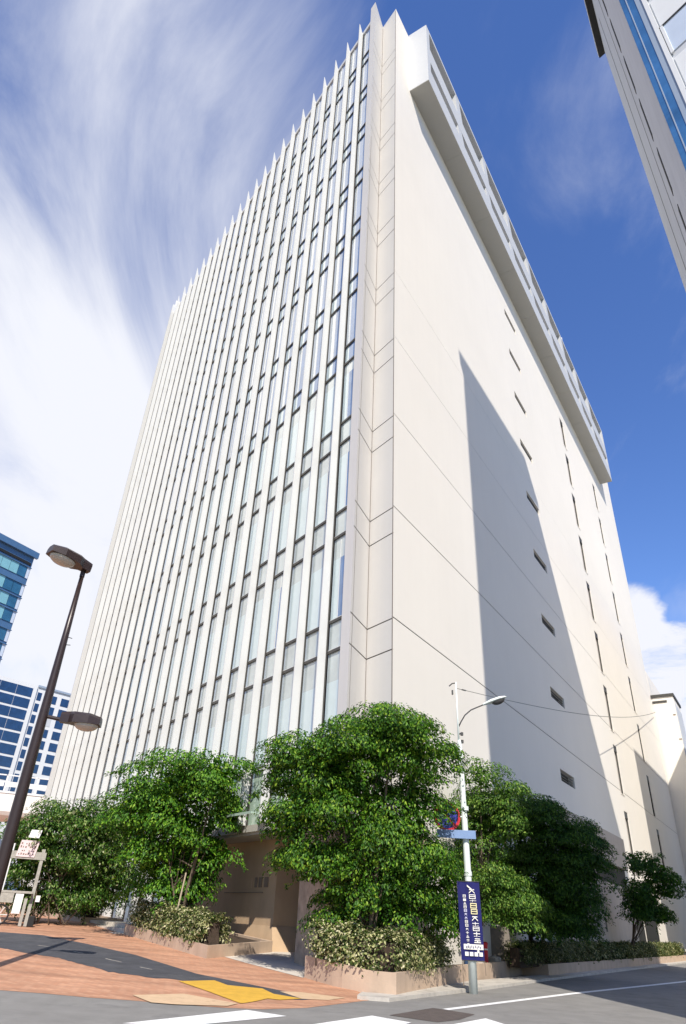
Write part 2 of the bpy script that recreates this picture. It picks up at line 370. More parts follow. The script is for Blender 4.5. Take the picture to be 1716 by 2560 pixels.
# faint worn dashes on the dark strip
for i, (a, b) in enumerate((((-8.9,25.2),(-8.4,25.0)),((-7.5,24.4),(-7.1,24.1)),((-6.2,23.3),(-5.6,22.8)),((-4.9,22.1),(-4.5,21.8)))):
    a, b = Vector((*a,0)), Vector((*b,0)); n = (b-a).normalized(); n = Vector((-n.y, n.x, 0))*.03
    sheet('worn_marking', [tuple((a+n).xy), tuple((b+n*.6).xy), tuple((b-n*.6).xy), tuple((a-n).xy)], .012, M['kerb'])
# kerb and narrow pavement on the side street
ko = [(.95,19.75),(1.71,19.6)] + DATA['kerb_out'][3:] + [tuple(Rp(60,2.1,0).xy)]
kin = [tuple(Rp(60,.2,0).xy), (9.2,33), (4.4,26.2), (3.2,24), (1.95,20.75), (1.15,20.85)]
sheet('pavement_kerb', ko + kin, .08, M['kerb'], thick=.2)
mh = sheet('manhole_cover', DATA['manhole'], .006, M['iron'], kind=None)
tag(mh, 'brown rusty rectangular access cover set in the grey road', 'manhole cover')

# ------------------------------------------------------------------ main office building
H = 65.4
OB = thing('office_building', C, 'tall white office tower with a sharp corner and vertical fins on its left front', 'building')
# body: side wall with openings
def wallR(mb, s0, s1, z0, z1, holes, grooves, depth=.45):
    ss = sorted({s0, s1} | {v for h in holes for v in h[:2]})
    zs = sorted({z0, z1} | {v for h in holes for v in h[2:]} | {v for g in grooves for v in (g[0]-g[1]/2, g[0]+g[1]/2)})
    for a, b in zip(ss, ss[1:]):
        for c, d in zip(zs, zs[1:]):
            sm, zm = (a+b)/2, (c+d)/2
            if any(h[0] < sm < h[1] and h[2] < zm < h[3] for h in holes): continue
            g = any(abs(zm-q[0]) < q[1]/2 for q in grooves)
            off = -.025 if g else 0
            mb.face([Rp(a,off,c), Rp(b,off,c), Rp(b,off,d), Rp(a,off,d)], 1 if g else 0)
    for h in holes:
        a, b, c, d = h
        q = [(a,c),(b,c),(b,d),(a,d)]
        for i in range(4):
            (x0,y0),(x1,y1) = q[i], q[(i+1)%4]
            mb.face([Rp(x0,0,y0), Rp(x1,0,y1), Rp(x1,-depth,y1), Rp(x0,-depth,y0)], 0)
holes = []
VENT = [(22.55, 25.8, 9.62+5.24*k, 10.34+5.24*k) for k in range(9)]
SLOT = [(41.1, 42.5, 11.7+5.25*k, 15.75+5.25*k) for k in range(8)] + [(41.1, 42.5, 6.2, 10.4)]
SLOT2 = [(56.35, 57.6, 11.9+5.22*k, 15.9+5.22*k) for k in range(8)] + [(56.35, 57.6, 6.9, 10.8)]
holes = VENT + SLOT + SLOT2
mb = MB()
gro = [(6.7,.03), (11.95,.045), (17.17,.04), (22.43,.03), (27.68,.018), (32.9,.012)]
wallR(mb, 0, 71.6, 0, H, holes, gro)
mb.build('side_wall', [M['wall'], M['groove']], OB)
for h in VENT:
    b = MB(); a, e, c, d = h
    b.face([Rp(a,-.4,c), Rp(e,-.4,c), Rp(e,-.4,d), Rp(a,-.4,d)], 0)
    for i in range(4):
        z = c + (d-c)*(i+.35)/4.3
        b.para(Rp(a+.03,-.18,z), UR*(e-a-.06), NR*.1 + ZV*-.05, ZV*.03, 1)
    b.build('louvre_window', [M['dark'], M['louvre']], OB, fix=False)
for h in SLOT + SLOT2:
    b = MB(); a, e, c, d = h
    b.face([Rp(a,-.17,c), Rp(e-.1,-.17,c), Rp(e-.1,-.17,d-.5), Rp(a,-.17,d-.5)], 0)
    b.boxR(e-.1, e-.002, -.43, -.06, c+.06, d-.5, 1)
    b.boxR(a+.002, e-.002, -.43, -.03, d-.5, d-.004, 1)  # dark head box: shade under the slot top, put into the colour
    b.boxR(a+.002, e-.002, -.38, .04, c+.004, c+.055, 2)
    b.build('slot_window', [M['slotback'], M['gap'], M['wall']], OB)
# corner pier with a folded notch
V3 = C + UL*1.66; P3 = P + UL*-.38
V3 = Vector((V3.x, V3.y, 0))
mb = MB()
def strip(mb, a, b, z0, z1, gs, gh=.05, set_=.02):
    d = (b-a).normalized(); n = Vector((d.y, -d.x, 0))
    zs = sorted({z0, z1} | {v for g in gs for v in (g-gh/2, g+gh/2)})
    for c, e in zip(zs, zs[1:]):
        g = any(abs((c+e)/2-q) < gh/2 for q in gs)
        o = n*-set_ if g else n*0
        mb.face([a+o+ZV*c, b+o+ZV*c, b+o+ZV*e, a+o+ZV*e], 1 if g else 0)
g1 = [10.62+5.2*k for k in range(10)]; g2 = [11.9+5.2*k for k in range(10)]
strip(mb, P3, V3, 0, H, g1+g2)
strip(mb, V3, C, 0, H, g1+g2)
strip(mb, Lp(.2,0,0), P3, 0, H, [])
strip(mb, Lp(.2,-.6,0), Lp(.2,0,0), 0, H, [])
dv = (V3-P3).normalized(); nv = Vector((dv.y, -dv.x, 0)); dc = (C-V3).normalized(); nc = Vector((dc.y, -dc.x, 0))
mb.para(V3 - dv*.05 + nv*.003, dv*.046, nv*.006, ZV*(H-.3), 1); mb.para(C - dc*.055 + nc*.003, dc*.05, nc*.006, ZV*(H-.3), 1)
mb.para(P3 + dv*.22 + nv*.003, dv*.03, nv*.004, ZV*46, 1)
mb.build('corner_pier', [M['pier'], M['groove']], OB)
# blank rear faces, roof
mb = MB()
far = Rp(71.6,0,0); lend = Lp(38.6,0,0)
for a, b in ((far, lend),):
    mb.face([a, b, b+ZV*H, a+ZV*H])
mb.face([far, far+ZV*H, far+ZV*H-NR*.5, far-NR*.5])
roof = [C, far, lend, Lp(.2,0,0), P3, V3]
mb.face([p + ZV*62.6 for p in roof])
mb.build('roof', M['pier'], OB, fix=False)
# roof edge band along the finned front
mb = MB()
mb.boxL(.2, 38.6, -.3, -.02, 62.75, 63.2, 0); mb.boxL(.2, 38.6, -.5, -.35, 63.0, 63.5, 1)
mb.build('roof_edge', [M['fin'], M['g_blue']], OB)

# fins
PITCH = 1.68; T0 = 1.16; NB = 22
def fin_mesh(zb):
    b = MB(); w = .08; D = .38
    # side profile: the tip sweeps up to a point at the outer edge
    prof = [(0, zb), (D-.05, zb), (D, zb+.05), (D, 64.05), (D-.07, 63.9), (D-.17, 63.5), (D-.27, 63.05), (0, 62.85)]
    n = len(prof)
    va = [Vector((0, o, z)) for o, z in prof]; vb = [Vector((w, o, z)) for o, z in prof]
    # slim nose at the outer edge
    vb = [Vector((w if o < .3 else w*.55, o, z)) for o, z in prof]
    b.face(va, 0); b.face(list(reversed(vb)), 0)
    for i in range(n):
        j = (i+1) % n
        b.face([va[i], vb[i], vb[j], va[j]], 0)
    # dark gasket at the foot of the fin
    b.para((-.06, -.02, zb), (.058, 0, 0), (0, .03, 0), (0, 0, 62.7-zb), 1)
    return b.mesh('fin', [M['fin'], M['gap']])
RZL = math.atan2(UL.y, UL.x)
fin_hi, fin_lo = fin_mesh(4.7), fin_mesh(.5)
for k in range(NB+1):
    t = T0 + PITCH*k
    place('fin', fin_hi if t < 12.2 else fin_lo, OB, Lp(t, 0, 0), RZL)
mb = MB(); mb.boxL(38.25, 38.6, -.3, .3, .5, H-1.2); mb.build('end_pier', M['fin'], OB)

# windows: bay strips between fins, storey by storey
ZL = [10.62+5.2*k for k in range(11)]
def win_mesh(h, band, blind, frac, low, wid=1.56):
    """one bay, one storey: spandrel pane, tall pane, dark transoms; local x along the front, y out"""
    b = MB(); y = -.10
    def pane(x0, x1, z0, z1, m):
        b.face([(x0,y,z0),(x1,y,z0),(x1,y,z1),(x0,y,z1)], m)
    xs = wid*(1-frac)
    if band: pane(0, wid*.02+xs*0+wid*.0, 0, 0.001, 3)
    if band:
        pane(xs, wid, .06, 1.22, 0 if not low else 3); pane(0, xs, .06, 1.22, 2 if not low else 3)
        b.box(0, wid, -.09, -.03, -.065, .055, 4); b.box(0, wid, -.092, -.055, .057, .10, 5)
        b.box(0, wid, -.09, -.03, 1.215, 1.33, 4); b.box(0, wid, -.092, -.055, 1.332, 1.375, 5)
        z0 = 1.33
    else: z0 = 0
    zt = h - .07
    zb_ = zt - (zt-z0)*blind
    if blind > 0:
        pane(xs, wid, zb_, zt, 3); pane(0, xs, zb_, zt, 2 if not low else 3)
    pane(xs, wid, z0, zb_ if blind > 0 else zt, 0 if low else 1); pane(0, xs, z0, zb_ if blind > 0 else zt, 2)
    b.box(xs-.018, xs+.018, -.11, -.075, z0, zt, 5)
    return b
WM = [M['g_blind'], M['g_white'], M['g_blue'], M['g_dark'], M['transom'], M['fin']]
VAR = {}
def get_win(kind, i):
    key = (kind, i)
    if key not in VAR:
        r = random.Random(sum(map(ord, kind))*7 + i*13)
        if kind == 'top': b = win_mesh(5.2, True, 0, .24+.10*r.random(), False)
        elif kind == 'mid': b = win_mesh(5.2, True, .0 if r.random() < .6 else .12, .26+.14*r.random(), False)
        else: b = win_mesh(5.2, True, .16+.12*r.random(), .40+.3*r.random(), True)
        VAR[key] = b
    return VAR[key]
cand = []
for k in range(NB):
    for f in range(10):
        c = Lp(T0+PITCH*k+.9, 0, ZL[f]+2.6)
        cand.append(((c-Vector((0,0,1.6))).length*(1+.05*k), k, f))
cand.sort()
MESHC = {}
rest = MB()
for n, (d, k, f) in enumerate(cand):
    kind = 'low' if f <= 2 else ('mid' if f <= 5 else 'top')
    v = (k*7+f*3) % 5
    b = get_win(kind, v)
    x0 = T0 - PITCH + PITCH*k + .15
    if k == 0 and False: pass
    if n < 100:
        key = (kind, v)
        if key not in MESHC: MESHC[key] = b.mesh('window', WM, fix=False)
        place('window', MESHC[key], OB, Lp(x0 if k else .2, 0, ZL[f]), RZL).scale = (1 if k else .93/1.56*1.0, 1, 1)
    else:
        base = len(rest.v)
        sx = 1 if k else .93/1.56
        for q in b.v: rest.v.append(tuple(Lp((x0 if k else .2)+q[0]*sx, q[1], ZL[f]+q[2])))
        for q, mm in zip(b.f, b.m): rest.f.append(tuple(base+i for i in q)); rest.m.append(mm)
rest.build('window', WM, OB, fix=False)['kind'] = 'stuff'
# lowest glazing (first upper floor) and cill
for k in range(NB):
    x0 = (T0-PITCH+PITCH*k+.15) if k else .2
    b = MB(); y = -.10; wd = 1.56 if k else .93
    b.face([(0,y,4.7),(wd,y,4.7),(wd,y,6.80),(0,y,6.80)], 1)
    b.face([(0,y,6.9),(wd,y,6.9),(wd,y,9.4),(0,y,9.4)], 0); b.face([(0,y,9.4),(wd,y,9.4),(wd,y,10.6),(0,y,10.6)], 2)
    b.box(0, wd, -.09, -.02, 6.78, 6.91, 3); b.box(0, wd, -.04, .03, 6.74, 6.778, 4)
    if k > 7: b.face([(0,y,.5),(wd,y,.5),(wd,y,4.7),(0,y,4.7)], 5)
    me = b.mesh('lower_window', [M['g_blind'], M['g_green'], M['g_dark'], M['transom'], M['fin'], M['bluegrey'] if k % 3 else M['fin']], fix=False)
    place('lower_window', me, OB, Lp(x0, 0, 0), RZL)
# open ground floor: soffit, brown recess walls, doorway
mb = MB(); mb.prism([tuple(Lp(*q,0).xy) for q in ((.25,-.12),(12.6,-.12),(12.6,-8),(1.9,-8),(-.6,-1.9))], 4.35, 4.7); mb.boxL(.2, 12.6, -.117, .0, 4.45, 4.7)
mb.build('soffit', M['soffit'], OB)
mb = MB()
# solid brown block left of the door, flared foot at its corner
mb.para(Lp(5.95,-1.5,.3), UL*7, NL*-6, ZV*4.05)
mb.prism([tuple(Lp(5.96,-1.49,0).xy), tuple(Lp(12,-1.49,0).xy), tuple(Lp(12,-7,0).xy), tuple(Lp(5.96,-7,0).xy)], .2, 1.32)
b0 = [Lp(5.35,-1.25,.2), Lp(12,-1.25,.2), Lp(12,-7,.2), Lp(5.35,-7,.2)]
b1 = [Lp(5.93,-1.47,1.32), Lp(12,-1.47,1.32), Lp(12,-7,1.32), Lp(5.93,-7,1.32)]
mb.face(b0); mb.face(b1)
for i in range(4): mb.face([b0[i], b0[(i+1)%4], b1[(i+1)%4], b1[i]])
mb.build('recess_wall', M['recess'], OB)
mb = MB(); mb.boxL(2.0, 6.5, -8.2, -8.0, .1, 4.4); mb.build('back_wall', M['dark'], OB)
mb = MB(); mb.boxL(3.2, 5.2, -7.99, -7.9, .3, 3.4); mb.build('door', M['darkmetal'], OB)
for t, w in ((6.55,.30),(7.05,.24),(7.42,.2)):
    mb = MB(); mb.boxL(t, t+w, -1.499, -1.47, 2.62, 2.98); mb.build('wall_plaque', M['plaque'], OB)
mb = MB(); mb.boxL(7.9, 10.2, -1.499, -1.488, 2.60, 2.95, 0); mb.boxL(6.9, 10.2, -1.499, -1.46, 2.42, 2.45, 1)
mb.build('sign_panel', [M['recess'], M['plaque']], OB)
# rough stone cladding round the pier foot
mb = MB()
for i in range(60):
    pass
foot = [Lp(2.4,-.3,0), Lp(.5,.16,0), P3+NL*.16+UL*-.1, C+NR*.12+NL*.3, C+UR*2.5+NR*.12, C+UR*2.5-NR*2, Lp(2.4,-3,0)]
mb.prism([tuple(p.xy) for p in foot], 0, 4.3)
mb.build('stone_cladding', M['rough'], OB)
# glazed canopy over the entrance
mb = MB(); mb.boxL(4.4, 6.4, .42, .80, 4.95, 5.0, 0); mb.boxL(4.4, 6.4, .80, .82, 4.93, 5.02, 0)
mb.build('canopy', [M['g_green'], M['fin']], OB)
# projecting stone base on the side wall, dark ribbon opening and service vents
mb = MB()
mb.boxR(18, 36, .003, .56, 5.66, 7.7); mb.boxR(18, 26.0, .003, .56, 0, 5.66); mb.boxR(26.0, 36, .003, .56, 0, 4.45)
for i in range(24): 
    z = .3+.3*i
    if z < 4.3 or 5.7 < z < 7.6: mb.boxR(18.02, 35.98, .56, .566, z, z+.27)
mb.build('base_block', M['base'], OB)
mb = MB(); mb.boxR(26.0, 36, .1, .3, 4.45, 5.66, 0); mb.boxR(36.4, 41, .003, .12, 0, 4.4, 0); mb.boxR(42, 47, .003, .08, 0, 3.6, 0)
mb.build('ribbon_opening', M['dark'], OB)
mb = MB(); mb.boxR(26.5, 26.75, .566, .60, 1.75, 2.3); mb.build('wall_vent', M['darkmetal'], OB)

# cantilevered rooftop box with a lattice face
BX = [2.9, 8.95, 15.55, 22.1, 28.7, 35.3, 41.9, 48.5, 55.0, 61.6]
mb = MB(); O1 = 1.62
mb.boxR(2.35, 63.6, .003, O1-.55, 56.6, 65.6, 0)      # core
mb.boxR(2.35, 2.9, O1-.55, O1, 56.6, 65.6, 0); mb.boxR(62.9, 63.6, O1-.55, O1, 56.6, 65.6, 0)
mb.boxR(2.9, 62.9, O1-.55, O1, 65.2, 65.6, 0); mb.boxR(2.9, 62.9, O1-.55, O1, 60.25, 62.45, 0); mb.boxR(2.9, 62.9, O1-.55, O1, 56.6, 58.8, 0)
mb.build('rooftop_box', [M['boxwhite'], M['louvre']], OB)
mb = MB(); mb.boxR(2.9, 62.9, O1-.547, O1-.50, 62.45, 65.2); mb.boxR(2.9, 62.9, O1-.547, O1-.50, 58.8, 60.25)
mb.build('louvre_band', M['louvre'], OB)
for s_ in BX[1:-1]:
    for z0, z1 in ((62.45,65.2),(58.8,60.25)):
        for a_, w_, k_ in ((-.35,.75,-.15),(.42,.45,-.5)):
            mb = MB(); mb.para(Rp(s_+a_,O1-.5,z0+.003), UR*w_, NR*(.49 if a_ < 0 else .485), ZV*(z1-z0-.006)+UR*k_)
            mb.build('lattice_strut', M['boxwhite'], OB)
mb = MB(); mb.boxR(2.36, 63.58, .003, O1-.005, 56.54, 56.597)
for s in (8.95,15.55,22.1,28.7,35.3,41.9,48.5,55.0): mb.boxR(s-.02, s+.02, .01, O1-.01, 56.525, 56.541)
mb.build('box_soffit', M['soffit'], OB)
mb = MB(); mb.tube([Rp(55.6,-.4,H-.3), Rp(55.6,-.4,79)], [.09,.05], 6); mb.build('antenna', M['white'], OB)

# ------------------------------------------------------------------ annex and wing beyond the main wall
AN = thing('annex_building', Rp(74,1,0), 'lower cream annex with a dark roof edge at the far right end of the tower', 'building')
mb = MB(); mb.boxR(72.0, 92, -6, 0, 0, 31.6); mb.build('wing_wall', M['wall'], AN)
mb = MB(); mb.boxR(71.99, 78, .004, 2.6, 0, 28.0); mb.build('wall', M['wall'], AN)
mb = MB(); mb.boxR(71.85, 78.2, .004, 2.75, 28.0, 28.35); mb.boxR(71.9, 71.98, .1, 1.8, 27.3, 27.55); mb.build('roof_edge', M['gap'], AN)
mb = MB(); mb.boxR(72.3, 78, 2.604, 2.66, 2, 27.2); mb.build('street_glazing', M['greyconc'], AN)
mb = MB()
for z, o in ((25.6,2.2),(22.6,2.3)): mb.boxR(71.94, 71.985, o, o+.3, z, z+.12)
mb.build('wall_bracket', M['plaque'], AN)
mb = MB(); mb.boxR(71.2, 72, .05, 2.4, 5.2, 5.9); mb.build('awning', M['dark'], AN)
mb = MB(); mb.boxR(73.4, 73.5, .006, .03, 29.2, 31.0); mb.boxR(71.93,71.98,-1.8,-1.0,28.8,30.6); mb.build('wing_window', M['greyconc'], AN)

# ------------------------------------------------------------------ tower block across the side street (right, close)
TC = Vector((9.47, 10.97, 0)); TF = dirv(144.0); TH = 55.0
TB = thing('tower_block', TC, 'grey and white high-rise with a blue glazed corner, cut off at the top right', 'building')
KL = 13.4
mb = MB()
bb = TC - NR*-0  # near corner
mb.para(TC, UR*KL, TF*18, ZV*TH)
mb.build('wall', M['greyconc'], TB)
mb = MB(); mb.para(TC - NR*.32 - TF*.1 + ZV*(TH-.45), UR*(KL+.25), TF*.45+NR*.1, ZV*.45, 0)
mb.para(TC - NR*.44 + ZV*TH, UR*(KL+.4), NR*2, ZV*.6, 1)
mb.build('roof_cornice', [M['black'], M['white']], TB)
# recessed vertical joints on the street face
mb = MB()
mb.para(TC + UR*6.2 - NR*.012 + ZV*4, UR*.10, NR*.01, ZV*(TH-8), 0)
mb.para(TC + UR*9.4 - NR*.012 + ZV*4, UR*.16, NR*.01, ZV*(TH-8), 0)
mb.build('wall_joint', M['louvre'], TB)
mb = MB()
for i in range(13): mb.para(TC + UR*4.3 - NR*.02 + ZV*(3.2+3.75*i), UR*.34, NR*.018, ZV*2.8, 0)
mb.build('street_window', [M['dark'], M['louvre']], TB)
# front: blue glass strip, white pier, windows
mb = MB()
f = dirv(-126.0)
mb.para(TC + TF*.02 + f*.003 + ZV*3, TF*.44, f*.03, ZV*(TH-4), 0)
mb.para(TC + TF*.20 + f*.034 + ZV*3, TF*.03, f*.02, ZV*(TH-4), 1)
mb.build('glass_strip', [M['g_strip'], M['bluegrey']], TB)
mb = MB(); mb.para(TC + TF*.465 + f*.003 + ZV*0, TF*.20, f*.05, ZV*TH, 0); mb.para(TC + TF*.672 + f*.003 + ZV*0, TF*.14, f*.09, ZV*TH, 1)
mb.build('front_pier', [M['bluegrey'], M['white']], TB)
for k in range(3):
    for z in range(2, 52, 4):
        a = .86 + k*5.0
        mb = MB(); mb.para(TC + TF*a + f*.003 + ZV*(z+.2), TF*4.6, f*.03, ZV*1.7, 0)
        mb.para(TC + TF*a + f*.003 + ZV*(z+1.96), TF*4.6, f*.03, ZV*1.85, 1)
        w = mb.build('window', [M['g_pale'], M['white']], TB)
        mb = MB(); mb.para(TC + TF*(a-.05) + f*.035 + ZV*(z+1.9), TF*4.7, f*.035, ZV*.05, 0); mb.para(TC + TF*(a-.02) + f*.035 + ZV*(z+.1), TF*.09, f*.05, ZV*1.8, 1)
        fr = mb.build('window_frame', [M['darkmetal'], M['white']], None); fr.parent = w
        fr.data.transform(Matrix.Translation(-ORG[TB]))

# low building further down the side street: stands outside the frame, its shadow falls on the wall
sd = Vector((math.sin(R(175.2)), math.cos(R(175.2)), 0))
NBc = Rp(51.5,0,0) + sd*16.0
NB2 = thing('street_building', NBc, 'plain beige block across the side street, shading the far wall end', 'building')
mb = MB(); mb.para(NBc, UR*30, NR*12, ZV*(17.5+16*math.tan(R(44)))); mb.build('wall', M['wall'], NB2)
mb = MB()
for i in range(7):
    for z in range(3, 30, 4): mb.para(NBc + UR*(1.5+4*i) - NR*.02 + ZV*z, UR*2.4, NR*.018, ZV*1.7)
mb.build('window_band', M['g_dark'], NB2)

# ------------------------------------------------------------------ far left buildings
def facade_frame(p0, p1):
    u = Vector((p1[0]-p0[0], p1[1]-p0[1], 0)); L = u.length; u.normalize()
    n = Vector((u.y, -u.x, 0)); return Vector((*p0,0)), u, n, L
S = 1.5
a, u, n, L_ = facade_frame((-44.8*S, 77.6*S), (-42.1*S, 82.15*S))
GT = thing('glass_tower', a, 'blue glass tower with horizontal bands at the left edge behind the street lamp', 'building')
a = a - u*24; L_ += 24; top = 1.6 + (43.0-1.6)*S
mb = MB(); mb.para(a - n*22, u*L_, n*21.9, ZV*top); mb.build('wall', M['g_tower2'], GT)
mb = MB(); mb.para(a - n*.05, u*(L_+.5), n*.6, ZV*.0001+ZV*1.3, 0)
mb.v = [(v[0], v[1], v[2]+top-1.3) for v in mb.v]
mb.para(a + ZV*(top-3.1) - n*.05, u*(L_-.3), n*.12, ZV*.55, 1)
mb.build('parapet', [M['g_tower2'], M['black']], GT)
fl = 0; z = top-3.4
while z > 4:
    mb = MB(); zz = z-2.6
    k = 0; x = L_ - .15
    while x > 0:
        w = 1.9 if k else .7
        r = random.random()
        m_ = 1 if (fl < 4 and 2.5 < L_-x < 7 and r < .75) or r < .06 else (2 if k == 0 else 0)
        mb.face([a+u*(x-w+.06)+ZV*zz+n*.03, a+u*x+ZV*zz+n*.03, a+u*x+ZV*(z-.3)+n*.03, a+u*(x-w+.06)+ZV*(z-.3)+n*.03], m_)
        x -= w; k += 1
    mb.para(a + ZV*(z-.3), u*L_, n*.25, ZV*.12, 3)
    mb.build('window_band', [M['g_tower'], M['g_cyan'], M['g_pale'], M['g_tower2']], GT)
    z -= 2.9 if fl % 3 else 3.8; fl += 1

S = 2.0
def sp(x, y): return (x*S, y*S)
a, u, n, L_ = facade_frame(sp(-42.6,86.0), sp(-35.4,93.9))
OF = thing('office_block', a, 'white gridded office block with dark blue windows behind the street lamp', 'building')
top1, top2 = 1.6+(26.7-1.6)*S, 1.6+(26.6-1.6)*S
a2 = a - u*14
mb = MB(); mb.para(a2 - n*20, u*(14+8.6), n*20, ZV*top1); mb.para(a + u*8.75 - n*21, u*22, n*20.4, ZV*(top2)); mb.build('wall', M['white'], OF)
mb = MB(); mb.para(a + u*8.9 - n*.55 + ZV*top2, u*22, n*.3, ZV*.5); mb.build('roof_rail', M['bluegrey'], OF)
for r in range(11):
    z = top1 - 1.0 - 2.95*r
    for i in range(5):
        x = 7.6 - 4.4*(i+1) + (0 if i else 0)
        mb = MB(); mb.para(a + u*x + n*.004 + ZV*(z-2.45), u*4.3, n*.05, ZV*2.4); mb.build('window', M['g_navy'], OF)
for r in range(11):
    z = top2 - 1.2 - 2.95*r
    for x, w in ((9.3,1.2),(11.3,3.6),(16.2,5.4),(22.6,5.4)):
        mb = MB(); mb.para(a + u*x - n*.596 + ZV*(z-2.2), u*w, n*.05, ZV*2.1)
        mb.build('window', [M['g_navy'], M['greyconc']][1 if (r == 2 and w == 3.6) else 0], OF)

a, u, n, L_ = facade_frame((-28.9,63.9), (-25.2,65.4))
SW = thing('skywalk', a, 'white elevated walkway with a rounded underside behind the left shrubs', 'walkway')
a = a - u*8; L_ += 10
mb = MB()
prof = [(0,10.0),(0,8.5),(.2,8.2),(.7,7.95),(3,7.9),(3,10.0)]
pts0 = [a - n*o + ZV*z for o, z in prof]; pts1 = [p + u*L_ for p in pts0]
mb.face(pts0); mb.face(list(reversed(pts1)))
for i in range(len(prof)):
    j = (i+1) % len(prof); mb.face([pts0[i], pts1[i], pts1[j], pts0[j]])
mb.build('deck', M['skywhite'], SW)
mb = MB(); mb.para(a + n*.02 + ZV*9.95, u*L_, n*.05, ZV*.16); mb.build('coping', M['white'], SW)
for i in range(7):
    mb = MB(); x = .2 + 2.6*i
    mb.para(a + u*x - n*.2 + ZV*10.12, u*.12, n*.1, ZV*1.35); mb.para(a + u*x - n*.2 + ZV*11.4, u*2.55, n*.1, ZV*.1)
    mb.para(a + u*(x+.13) - n*.2 + ZV*10.5, u*2.4, n*.06, ZV*.42)
    mb.build('railing', M['white'], SW)
mb = MB()
for x in (2, 12): mb.tube([a+u*x-n*1.5+ZV*0, a+u*x-n*1.5+ZV*7.9], .5, 12)
mb.build('column', M['skywhite'], SW)

# ------------------------------------------------------------------ planters, steps
def planter(name, poly, h, label, wall=.14, m='stone', z_at=None):
    cx = sum(p[0] for p in poly)/len(poly); cy = sum(p[1] for p in poly)/len(poly)
    o = thing(name, (cx, cy, ground(cx, cy)), label, 'planter', 'planters round the foot of the tower')
    zt = (lambda x, y: ground(x, y)+h)
    inner = []
    k = len(poly); pv = [Vector((*p,0)) for p in poly]
    area = sum(pv[i].x*pv[(i+1)%k].y - pv[(i+1)%k].x*pv[i].y for i in range(k))
    sg = 1 if area > 0 else -1
    for i in range(k):
        d0 = (pv[i]-pv[i-1]).normalized(); d1 = (pv[(i+1)%k]-pv[i]).normalized()
        n0 = Vector((-d0.y, d0.x, 0))*sg; n1 = Vector((-d1.y, d1.x, 0))*sg
        b = (n0+n1); b = b/max(.5, b.length_squared)*2
        inner.append(pv[i] + b*wall)
    mb = MB()
    for i in range(k):
        j = (i+1) % k
        p, q, r, s = pv[i], pv[j], inner[j], inner[i]
        zb = -.05
        P_ = lambda v, z: Vector((v.x, v.y, z))
        zp, zq = zt(p.x,p.y), zt(q.x,q.y)
        mb.face([P_(p,ground(p.x,p.y)-.1), P_(q,ground(q.x,q.y)-.1), P_(q,zq), P_(p,zp)])
        mb.face([P_(p,zp), P_(q,zq), P_(r,zq), P_(s,zp)])
        mb.face([P_(s,zp), P_(r,zq), P_(r,zq-.2), P_(s,zp-.2)])
    mb.build('wall', M[m], o, fix=False)
    mb = MB(); mb.face([Vector((v.x, v.y, zt(v.x,v.y)-.08)) for v in inner]); so = mb.build('soil', M['soil'], o, fix=False)
    return o
PR = [(.36,21.75),(.62,21.45),(1.3,20.95),(1.97,20.55),(2.55,21.9),(3.5,23.9),(4.66,26.3),(9.0,34.4),(8.3,34.9),(2.4,25.0),(.6,24.15),(-.42,22.95)]
planter('corner_planter', PR, .53, 'beige planter wall wrapping the street corner below the big tree')
PS = [tuple(Rp(s,o,0).xy) for s, o in ((10.9,1.55),(30,1.55),(52,1.6),(52,.1),(36.2,.1),(36.2,.62),(17.9,.62),(17.9,.1),(10.9,.1))]
planter('side_planter', PS, .45, 'long shaded planter wall along the side street with a low green hedge')
PL = [tuple(Lp(t,o,0).xy) for t, o in ((10.7,2.55),(7,2.55),(3.15,2.55),(5.35,-1.2),(10.7,-1.2))]
planter('entrance_planter', PL, .36, 'low beige planter left of the entrance with a staked tree and variegated hedge')
PF = [tuple(Lp(t,o,0).xy) for t, o in ((30,3.3),(22,2.75),(16.4,2.55),(16.4,.5),(30,.5))]
planter('left_planter', PF, .20, 'low beige bed at the far left below the shrub thicket')
ST = thing('entrance_steps', Lp(13,2.5,.7), 'shallow beige stone steps between the two left planters', 'steps')
mb = MB()
for i in range(3):
    zt = .80 + .16*i + .0
    mb.boxL(10.75, 16.35-.0*i, -.2, 2.9-.38*i, .4, zt, 0)
mb.v = [(v[0], v[1], v[2]) for v in mb.v]
mb.build('treads', M['concrete'], ST)

